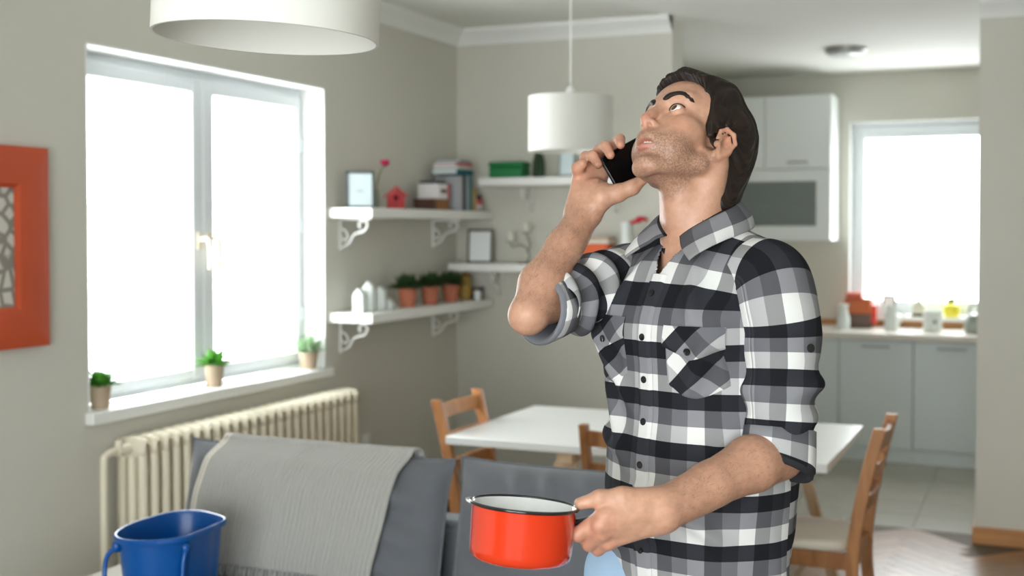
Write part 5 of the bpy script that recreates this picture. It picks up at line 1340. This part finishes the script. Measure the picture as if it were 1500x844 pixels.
def torso_disp(l, d, z):
    a = np.arctan2(l/A0, d/B0_)
    w_ = 0.0050*fnoise(a*1.2, z*7, 21, 5, 2.0, 1.6)
    # drag folds from the raised shoulder across the chest and at the waist
    def fold(l0, z0, l1, z1, amp, wid):
        t = np.clip(((l-l0)*(l1-l0)+(z-z0)*(z1-z0))/((l1-l0)**2+(z1-z0)**2), 0, 1); dx = l-l0-t*(l1-l0); dz = z-z0-t*(z1-z0)
        dist = np.hypot(dx, dz); return amp*np.exp(-(dist/wid)**2)*np.sin(PI*np.clip(t, 0.03, 0.97))
    f = fold(-0.15, 1.40, -0.02, 1.22, 0.008, 0.013)+fold(-0.15, 1.34, -0.03, 1.12, 0.008, 0.014)+fold(0.14, 1.40, 0.06, 1.24, 0.007, 0.014)
    f += fold(-0.14, 1.05, 0.06, 1.13, 0.007, 0.014)+fold(-0.13, 0.99, 0.08, 1.06, 0.006, 0.014)+fold(0.15, 1.02, 0.04, 1.12, 0.007, 0.014)+fold(-0.16, 1.20, -0.05, 1.16, 0.007, 0.012)+fold(0.15, 1.25, 0.09, 1.10, 0.006, 0.012)
    f += fold(-0.04, 1.50, -0.10, 1.38, 0.005, 0.012)+fold(0.05, 1.50, 0.11, 1.36, 0.005, 0.012)
    return w_+2.0*f*(d > 0)+0.004*np.sin(a*7+z*9)*sm(1.08-z, 0, 0.12)
U_PH, V_PH = 0.0, 1.169
def torso_uv(l, d, z, front):
    a_full = np.arctan2(l/A0, d/B0_)
    al_top = np.arcsin(np.clip(l/(A0*1.03), -1, 1)); w_ = sm(z, Z0-0.05, Z0+0.03)
    th_ = np.arctan2(np.maximum(z-Z0, 0), d+0.02)
    if front:
        al = a_full*(1-w_)+al_top*w_; u = np.sign(al)*np.interp(np.abs(al), _al, _arc); v = np.where(z > Z0, Z0+RV*th_*1.05, z)
    else:
        ab = np.arctan2(l/A0, -d/B0_); al = ab*(1-w_)+al_top*w_; u = np.sign(al)*np.interp(np.abs(al), _al, _arc)+0.021; v = np.where(z > Z0, Z0+RV*th_*1.05, Z0*2+PI*RV*1.05-z)
    return np.stack([u-U_PH, v-V_PH], 1)
Vt, Ft = tor.mesh(0.0035)
Nt_ = vnormals(Vt, Ft); l, d, z = tbody(Vt); Vt = Vt+Nt_*torso_disp(l, d, z)[:, None]
fc = Vt[Ft].mean(1); l, d, z = tbody(fc); a = np.arctan2(l/A0, d/B0_)
hem = 0.865+0.095*np.abs(np.sin(a))**6
NCB = BD(0.0, -0.002, 0)
def neck_r(P): q = P-NCB; return np.hypot(q@LB/0.067, q@FB/0.067)
coll_z = lambda P: 1.530-0.42*((P-NCB)@FB)
inside_neck = (neck_r(fc) < 1.0) & (fc[:, 2] > coll_z(fc)-0.045)
vee = (d > 0.03) & (z > 1.455) & (np.abs(l+0.004) < (z-1.455)*0.42)
Vt, Ft, _ = keep_faces(Vt, Ft, (z > hem) & ~inside_neck & ~vee)
me = np_mesh('shirt', Vt, Ft, M_plaid)
l, d, z = tbody(Vt); uf, ub = torso_uv(l, d, z, True), torso_uv(l, d, z, False)
fd = tbody(Vt[Ft].mean(1)); top_f = np.where(fd[2] > Z0, True, fd[1] > -0.022)
uvl = np.where(np.repeat(top_f, 4)[:, None], uf[Ft.ravel()], ub[Ft.ravel()])
set_uv(me, uvl)
shirt = link_mesh('shirt', me, person)
md = shirt.modifiers.new('solid', 'SOLIDIFY'); md.thickness = 0.0015; md.offset = -1

def torso_surface(l, z, off):
    l = np.asarray(l, float).ravel(); z = np.asarray(z, float).ravel(); dd = np.full(len(l), 0.30)
    for _ in range(60):
        P = BC+np.outer(l, LB)+np.outer(dd, FB)+np.outer(z, ZB); s = tor.eval(P.astype(np.float32)); dd -= np.clip(s*0.8, -0.02, 0.05)
    P = BC+np.outer(l, LB)+np.outer(dd, FB)+np.outer(z, ZB); e = 0.003; G = np.zeros_like(P)
    for k in range(3):
        h_ = np.zeros(3); h_[k] = e; G[:, k] = tor.eval((P+h_).astype(np.float32))-tor.eval((P-h_).astype(np.float32))
    G /= np.linalg.norm(G, axis=1)[:, None]+1e-9
    return P+G*(torso_disp(l, dd, z)+off)[:, None], G, dd
def uv_grid_mesh(name, P, UV, material, parent, wrap=False, solid=0.0):
    a_, b_ = P.shape[:2]; F = []
    for i in range(a_-1):
        for j in range(b_-1): F.append((i*b_+j, i*b_+j+1, (i+1)*b_+j+1, (i+1)*b_+j))
    F = np.array(F); me = np_mesh(name, P.reshape(-1, 3), F, material); set_uv(me, UV.reshape(-1, 2)[F.ravel()]); o = link_mesh(name, me, parent)
    if solid: md = o.modifiers.new('solid', 'SOLIDIFY'); md.thickness = solid; md.offset = -1
    return o
# button placket, off centre strip down the front
zz = np.linspace(1.462, 0.868, 160); ll = np.linspace(-0.0165, 0.0165, 9)
Lg, Zg = np.meshgrid(ll, zz); prof = 0.0052*np.clip((1-np.abs(Lg/0.0168)**16), 0, 1)-0.0005
P, G, dd = torso_surface(Lg, Zg, prof.ravel()); uvp = torso_uv(Lg.ravel(), dd, Zg.ravel(), True)+np.array([0.008, 0.0])
uv_grid_mesh('placket', P.reshape(Lg.shape+(3,)), uvp.reshape(Lg.shape+(2,)), M_plaid, shirt)
def button(pos, nrm, r=0.0058):
    nrm = v3(nrm)/np.linalg.norm(nrm); m = MB(); m.lathe([(0, 0), (r, 0), (r*1.05, 0.0012), (r, 0.0024), (r*0.75, 0.0020), (0, 0.0018)], 18); o = m.build('button', M_button, shirt)
    o.location = tuple(v3(pos)); o.rotation_euler = Vector(nrm).to_track_quat('Z', 'Y').to_euler()
for z_ in (1.432, 1.362, 1.292, 1.222, 1.152, 1.082, 1.012, 0.942):
    P, G, dd = torso_surface([0.0], [z_], 0.0035); button(P[0], G[0])
# chest pockets cut on the bias, with flaps
def pocket(lc, zc):
    w, h = 0.090, 0.108; n1, n2 = 40, 46
    a = np.linspace(-1, 1, n1); t = np.linspace(0, 1, n2); A, T = np.meshgrid(a, t)
    bot = h-0.022*np.abs(A)**1.5*1.0; Lq = lc+A*w/2; Zq = zc+h/2-T*bot
    off = 0.0030*np.clip((1-np.abs(A)**12), 0, 1)**0.5*np.clip((1-T**14), 0, 1)**0.5+0.0012*np.exp(-((np.abs(A)-0.88)/0.05)**2)
    P, G, dd = torso_surface(Lq, Zq, off.ravel()); x, y = Lq.ravel()-lc, Zq.ravel()-zc
    UV = np.stack([(x+y)*0.7071+0.028, (y-x)*0.7071+0.020], 1)
    uv_grid_mesh('pocket', P.reshape(Lq.shape+(3,)), UV.reshape(Lq.shape+(2,)), M_plaid, shirt)
    t = np.linspace(0, 1, 20); A, T = np.meshgrid(a, t); fb = 0.034+0.018*(1-np.abs(A)); Lq = lc+A*(w/2+0.003); Zq = zc+h/2+0.008-T*fb
    off = 0.0035+0.0035*T*np.clip(1-T**10, 0, 1)
    P, G, dd = torso_surface(Lq, Zq, off.ravel()); x, y = Lq.ravel()-lc, Zq.ravel()-zc
    UV = np.stack([(x+y)*0.7071+0.004, (y-x)*0.7071+0.050], 1)
    uv_grid_mesh('pocket_flap', P.reshape(Lq.shape+(3,)), UV.reshape(Lq.shape+(2,)), M_plaid, shirt)
    P, G, dd = torso_surface([lc], [zc+h/2-0.030], 0.0085); button(P[0], G[0])
pocket(0.092, 1.322); pocket(-0.092, 1.330)

# sleeves: cloth tubes along the arm, each with a turned up cuff
def frames(path, ref):
    T = np.gradient(path, axis=0); T /= np.linalg.norm(T, axis=1)[:, None]; a = v3(ref); A_ = []; B_ = []
    for t in T:
        a = a-t*(a@t); a = a/np.linalg.norm(a); A_.append(a.copy()); B_.append(np.cross(t, a))
    return T, np.array(A_), np.array(B_)
def sleeve(pts, rad, ref, seed, v0, u0, n=150, k=96, bunch=(0.45, 1.0), amp=0.007, oval=None):
    path = catmull(pts, n); t = np.linspace(0, 1, n); s_len = np.concatenate([[0], np.cumsum(np.linalg.norm(np.diff(path, axis=0), axis=1))])
    r = np.interp(t, np.linspace(0, 1, len(rad)), rad); T, A_, B_ = frames(path, ref); th_ = np.linspace(0, 2*PI, k+1)
    S_, TH = np.meshgrid(s_len, th_, indexing='ij'); q = np.clip((S_/s_len[-1]-bunch[0])/(bunch[1]-bunch[0]), 0, 1)
    rg = np.random.default_rng(seed); p1, p2, p3 = rg.uniform(0, 6.28, 3)
    env = sm(q, 0, 0.5)
    fold = np.sin(S_*2*PI/0.050+1.3*np.sin(TH+p1)+0.8*np.sin(2*TH+p2))
    fold = np.sign(fold)*np.abs(fold)**0.8
    fold2 = np.sin(S_*2*PI/0.085+2.0*TH+p3)+0.6*np.sin(S_*2*PI/0.06-3*TH+p1)
    loc = 0.55+0.45*np.sin(TH+p2)
    dr = amp*env*fold*loc+0.0028*fold2*(0.35+0.65*env)
    rr = r[:, None]+dr
    P = path[:, None, :]+rr[..., None]*(np.cos(TH)[..., None]*A_[:, None, :]+np.sin(TH)[..., None]*B_[:, None, :])
    UV = np.stack([TH*np.mean(rad)+u0, v0-S_], 2)
    o = uv_grid_mesh('sleeve', P, UV, M_plaid, shirt)
    md = o.modifiers.new('solid', 'SOLIDIFY'); md.thickness = 0.0015; md.offset = -1
    return path, T, A_, B_, r, s_len
def cuff(c, T, A_, B_, r, length, slant, v0, u0, k=80, lining=None):
    T, A_, B_ = v3(T), v3(A_), v3(B_); th_ = np.linspace(0, 2*PI, k+1); prof = [(0.0, 0.000), (0.002, 0.0065), (length*0.5, 0.008), (length-0.003, 0.0085), (length, 0.006)]
    P = []; UV = []
    for s_, dr in prof:
        sl = slant(th_)*s_/length
        wob = 0.0015*np.sin(3*th_+1)+0.001*np.sin(7*th_)
        P.append(c+np.outer(s_+sl, T)+(r+dr+wob)[:, None]*(np.outer(np.cos(th_), A_)+np.outer(np.sin(th_), B_))); UV.append(np.stack([th_*r+u0, v0-np.full_like(th_, s_)], 1))
    cf = uv_grid_mesh('cuff', np.array(P), np.array(UV), M_plaid, shirt)
    P = []
    for s_, dr in ((length-0.001, 0.0075), (length+0.006, 0.006), (length+0.009, 0.002), (length+0.004, -0.003), (length-0.03, -0.004), (length-0.05, -0.003)):
        sl = slant(th_)*min(s_/length, 1.0); P.append(c+np.outer(s_+sl, T)+(r+dr)*(np.outer(np.cos(th_), A_)+np.outer(np.sin(th_), B_)))
    m = MB(); m.grid(np.array(P)); m.build('cuff_lining', lining or M_black_cloth, shirt, smooth=80)
    return cf
# left sleeve
L0 = BD(0.110, -0.004, 1.462)
ptsL = [L0, BD(0.150, 0.0, 1.452), BD(0.170, 0.006, 1.405), fpts(S_L, E_L, 0.35)+v3((0.006, 0, 0)), fpts(S_L, E_L, 0.65)+v3((0.004, 0.0, 0)), fpts(S_L, E_L, 0.90)+v3((0.0, 0, 0))]
pathL, TL, AL, BL, rL, sL = sleeve(ptsL, [0.064, 0.066, 0.066, 0.065, 0.062, 0.056], FB, 5, 0.052, 0.010, bunch=(0.50, 1.0), amp=0.006)
cd_ = (E_L-S_L)/np.linalg.norm(E_L-S_L)
fd_ = (W_L-E_L)/np.linalg.norm(W_L-E_L)
tdir = cd_*0.90+fd_*0.10; tdir /= np.linalg.norm(tdir)
aL = FB-tdir*(FB@tdir); aL /= np.linalg.norm(aL); bL = np.cross(tdir, aL)
def slL(th_):
    dirs = np.outer(np.cos(th_), aL)+np.outer(np.sin(th_), bL); return -0.020*(dirs@fd_)
cfL = cuff(pathL[-1]-tdir*0.014, tdir, aL, bL, 0.052, 0.058, slL, 0.078, 0.02)
# right sleeve (upper arm comes towards the camera, cloth bunched above the elbow)
R0_ = BD(-0.110, -0.010, 1.455)
uar = (E_R-S_R)/np.linalg.norm(E_R-S_R)
ptsR = [R0_, BD(-0.148, -0.004, 1.452), fpts(S_R, E_R, 0.22)+v3((0, 0, -0.004)), fpts(S_R, E_R, 0.48)+v3((0, 0, -0.004)), fpts(S_R, E_R, 0.66)+v3((0, 0, -0.004)), fpts(S_R, E_R, 0.80)+v3((0, 0, -0.004))]
pathR, TR, AR, BR, rR, sR = sleeve(ptsR, [0.060, 0.063, 0.062, 0.060, 0.056, 0.049], (0, 0, 1), 11, 0.060, 0.0, bunch=(0.25, 0.95), amp=0.009)
fdr = (W_R-E_R)/np.linalg.norm(W_R-E_R)
aR = ZB-uar*(ZB@uar); aR /= np.linalg.norm(aR); bR = np.cross(uar, aR)
cuff(pathR[-1]-uar*0.012, uar, aR, bR, 0.047, 0.036, lambda t: -0.034*((np.outer(np.cos(t), aR)+np.outer(np.sin(t), bR))@fdr), 0.078, 0.03, lining=mat('grey_cloth', srgb(112, 114, 120), 0.9))
# sleeve tab button
i_ = 96; dirn = AL[i_]*math.cos(-1.15)+BL[i_]*math.sin(-1.15)
tabdir = v3((0.45, -0.89, 0)); tabdir = tabdir-TL[i_]*(tabdir@TL[i_]); tabdir /= np.linalg.norm(tabdir)
button(pathL[i_]+tabdir*(rL[i_]+0.008), tabdir, 0.0068)

# collar: stand and folded leaves
def collar(sgn):
    al = np.linspace(math.radians(10), math.radians(180), 60); w = np.linspace(0, 1, 16)
    P = np.zeros((60, 16, 3)); UV = np.zeros((60, 16, 2)); s_acc = 0; prev = None
    for i, a in enumerate(al):
        rad = FB*math.cos(a)+LB*sgn*math.sin(a); c_ = (1-math.cos(a))/2
        R_ = 0.063+0.005*math.cos(a)
        fold = NCB+rad*R_+ZB*(1.515+0.080*max(math.sin(a/2), 0)**0.75)
        fr2 = max(0.0, 1-a/math.radians(75))
        edge = NCB+rad*(R_+0.031+0.010*fr2)+ZB*(1.515+0.080*max(math.sin(a/2), 0)**0.75-0.044+0.006*fr2)+LB*sgn*0.064*fr2**1.4+FB*0.004*fr2
        if prev is not None: s_acc += np.linalg.norm(fold-prev)
        prev = fold
        for j, t in enumerate(w):
            bulge = math.sin(PI*min(t*1.0, 1))*0.008; up_ = 0.006*math.sin(PI*min(t/0.35, 1)) if t < 0.35 else 0
            P[i, j] = fold*(1-t)+edge*t+rad*bulge+ZB*up_*0.5; UV[i, j] = (sgn*s_acc*0.85+0.012, 0.055*(1-t)+0.030)
    # diagonal weave direction on the leaves
    U, Vv = UV[..., 0].copy(), UV[..., 1].copy()
    UV[..., 0] = U+0.02; UV[..., 1] = Vv
    return uv_grid_mesh('collar', P, UV, M_plaid, shirt, solid=0.0022)
collar(1); collar(-1)
al = np.linspace(math.radians(16), math.radians(344), 90); P = np.zeros((90, 6, 3)); UV = np.zeros((90, 6, 2))
for i, a in enumerate(al):
    rad = FB*math.cos(a)+LB*math.sin(a); c_ = (1-math.cos(a))/2
    for j, t in enumerate(np.linspace(0, 1, 6)): P[i, j] = NCB+rad*(0.0610+0.005*math.cos(a)+0.006*(1-t))+ZB*(1.515+0.080*max(math.sin(a/2), 0)**0.75-0.036*(1-t)-0.001); UV[i, j] = (a*0.066, 0.014+0.01*t)
uv_grid_mesh('collar_stand', P, UV, M_plaid, shirt)

# jeans
M_denim = mat('light_denim', srgb(150, 176, 202), 0.9, var=0.12, vscale=14, bump=0.15, bscale=500)
je = SDF()
je.ell(BD(0, 0.0, 0.96), (0.146, 0.112, 0.12), RB, 0.04)
KR, KL = v3((-0.130, -0.030, 0.50)), v3((0.085, -0.040, 0.50)); AR_, AL_ = v3((-0.110, 0.045, 0.09)), v3((0.100, 0.020, 0.09))
je.cone(v3((-0.088, 0.045, 0.93)), KR, 0.098, 0.066, 0.05); je.cone(KR, AR_, 0.066, 0.050, 0.03)
je.cone(v3((0.050, -0.045, 0.93)), KL, 0.090, 0.066, 0.05); je.cone(KL, AL_, 0.066, 0.050, 0.03)
Vj, Fj = je.mesh(0.006); Nj = vnormals(Vj, Fj); Vj = Vj+Nj*(0.004*fnoise(Vj[:, 0]*9+Vj[:, 1]*6, Vj[:, 2]*10, 33, 5, 1.6, 1.6))[:, None]
jo = link_mesh('jeans', np_mesh('jeans', Vj, Fj, M_denim), person)
m = MB(); wp = [BD(0.152*math.sin(t), 0.114*math.cos(t), 1.035) for t in np.linspace(0, 2*PI, 60, endpoint=False)]
m.tube(wp, 0.008, 8, closed=True); m.build('waistband', M_denim, jo)
M_shoe = mat('white_sneaker', srgb(216, 214, 208), 0.6); M_sole = mat('rubber_sole', srgb(190, 188, 180), 0.7)
for an, yw in ((AR_, 0.15), (AL_, -0.05)):
    dr_ = FB*math.cos(yw)+LB*math.sin(yw)*0.6; dr_ /= np.linalg.norm(dr_); sd = np.cross(ZB, dr_)
    sh = SDF(); b0 = v3((an[0], an[1], 0)); Rm = np.array([dr_, sd, ZB])
    sh.ell(b0+dr_*0.045+ZB*0.052, (0.115, 0.047, 0.040), Rm, 0.02); sh.ell(b0+dr_*0.125+ZB*0.044, (0.060, 0.046, 0.032), Rm, 0.02); sh.cone(b0+ZB*0.06, b0+ZB*0.12-dr_*0.005, 0.046, 0.044, 0.02)
    Vs, Fs = sh.mesh(0.005); Vs[:, 2] = np.maximum(Vs[:, 2], 0.022); so_ = link_mesh('shoe', np_mesh('shoe', Vs, Fs, M_shoe), person)
    m = MB(); out = []
    for t in np.linspace(0, 2*PI, 40, endpoint=False):
        q = b0+dr_*(0.055+0.128*math.cos(t))+sd*(0.048+0.006*math.cos(t))*math.sin(t); out.append((q[0], q[1]))
    m.prism(out, 0.0, 0.026); m.build('sole', M_sole, so_, bevel=0.004)

# ================================================================== PHONE (in the right hand)
pb0, pb1 = PX(884, 232, 0.060), PX(898, 279, 0.052)
pmid = (pb0+pb1)/2; far = PX(966, 214, 0.098)
e1 = far-pmid; e1 /= np.linalg.norm(e1); e2 = pb0-pb1; e2 = e2-e1*(e2@e1); e2 /= np.linalg.norm(e2); e3 = np.cross(e1, e2)
Lp, Wp, Tp = 0.148, 0.066, 0.0082
pc = pmid+e1*Lp/2
ph = thing('smartphone', 'black smartphone held in a raised hand against the cheek', 'phone', (0, 0, 0))
M4 = Matrix(((e2[0], e1[0], e3[0]*-1), (e2[1], e1[1], e3[1]*-1), (e2[2], e1[2], e3[2]*-1))).to_4x4()
# world orientation
Rw = Matrix.Rotation(YAW, 4, 'Z')
ph.matrix_world = Matrix.Translation(Vector(to_world(pc))) @ Rw @ M4
def rrect(w, h, r, n=6):
    out = []
    for cx, cy_, a0 in ((w/2-r, h/2-r, 0), (-w/2+r, h/2-r, PI/2), (-w/2+r, -h/2+r, PI), (w/2-r, -h/2+r, 1.5*PI)):
        for t in np.linspace(0, PI/2, n): out.append((cx+r*math.cos(a0+t), cy_+r*math.sin(a0+t)))
    return out
MB().prism(rrect(Wp, Lp, 0.009), -Tp/2, Tp/2).build('case', mat('phone_edge', srgb(40, 40, 42), 0.35, metal=0.4), ph, bevel=0.0015)
for sg in (1, -1):
    zt = sg*Tp/2; MB().prism(rrect(Wp-0.003, Lp-0.003, 0.008), min(zt, zt+sg*0.0006), max(zt, zt+sg*0.0006)).build('screen' if sg > 0 else 'back_glass', mat('black_glass', srgb(6, 6, 8), 0.18, spec=0.3), ph, smooth=20)

# ================================================================== SAUCEPAN (in the left hand)
pcen = PX(768, 739, -0.302); n_ = v3((0.085, 0.075, 1.0)); n_ /= np.linalg.norm(n_)
sp_ = thing('saucepan', 'orange red enamel saucepan with black rim held by its handle', 'saucepan', (0, 0, 0))
hx = PX(930, 741, -0.292)-pcen; hx = hx-n_*(hx@n_); hx /= np.linalg.norm(hx); hy = np.cross(n_, hx)
M4 = Matrix(((hx[0], hy[0], n_[0]), (hx[1], hy[1], n_[1]), (hx[2], hy[2], n_[2]))).to_4x4()
HP, RP = 0.083, 0.0785
sp_.matrix_world = Matrix.Translation(Vector(to_world(pcen-n_*HP))) @ Rw @ M4
m = MB(); m.lathe([(0.0, 0.0), (RP-0.022, 0.0), (RP-0.012, 0.002), (RP-0.005, 0.008), (RP-0.003, 0.018), (RP-0.001, HP-0.004), (RP, HP)], 72); m.build('pan_body', M_red_enamel, sp_, smooth=50)
m = MB(); m.lathe([(RP-0.0005, HP), (RP-0.003, HP-0.002), (RP-0.0045, 0.018), (RP-0.012, 0.005), (0.0, 0.004)], 72); m.build('white_lining', M_white_enamel, sp_, smooth=50)
m = MB(); m.tube([((RP+0.0008)*math.cos(t), (RP+0.0008)*math.sin(t), HP) for t in np.linspace(0, 2*PI, 72, endpoint=False)], 0.0026, 10, closed=True); m.build('rim', M_black_enamel, sp_, smooth=80)
m = MB(); P = []
for t in np.linspace(-0.26, 0.26, 11):
    k_ = math.cos(t/0.26*PI/2); a = PI+t
    P.append([((RP-0.004)*math.cos(a), (RP-0.004)*math.sin(a), HP-0.004), ((RP+0.006*k_)*math.cos(a), (RP+0.006*k_)*math.sin(a), HP+0.001), ((RP+0.009*k_)*math.cos(a), (RP+0.009*k_)*math.sin(a), HP+0.0025), ((RP+0.008*k_)*math.cos(a), (RP+0.008*k_)*math.sin(a), HP-0.001), ((RP-0.001)*math.cos(a), (RP-0.001)*math.sin(a), HP-0.004)])
m.grid(np.array(P)); m.build('pouring_lip', M_white_enamel, sp_, smooth=80)
m = MB()
hp_ = catmull([(RP-0.004, 0, HP-0.022), (RP+0.012, 0, HP-0.018), (RP+0.045, 0, HP-0.004), (RP+0.09, 0, HP+0.008), (RP+0.125, 0, HP+0.012)], 24)
P = []
for i, p in enumerate(hp_):
    w = np.interp(i/23, [0, 0.15, 0.5, 0.95, 1], [0.014, 0.010, 0.011, 0.012, 0.006]); P.append([(p[0], w*math.cos(t), p[2]+0.0062*math.sin(t)) for t in np.linspace(0, 2*PI, 14, endpoint=False)])
m.grid(np.array(P), wrap_u=True); m.f.append(tuple(range(13, -1, -1))); m.f.append(tuple(23*14+k for k in range(14))); m.build('handle', M_black_enamel, sp_, smooth=60)
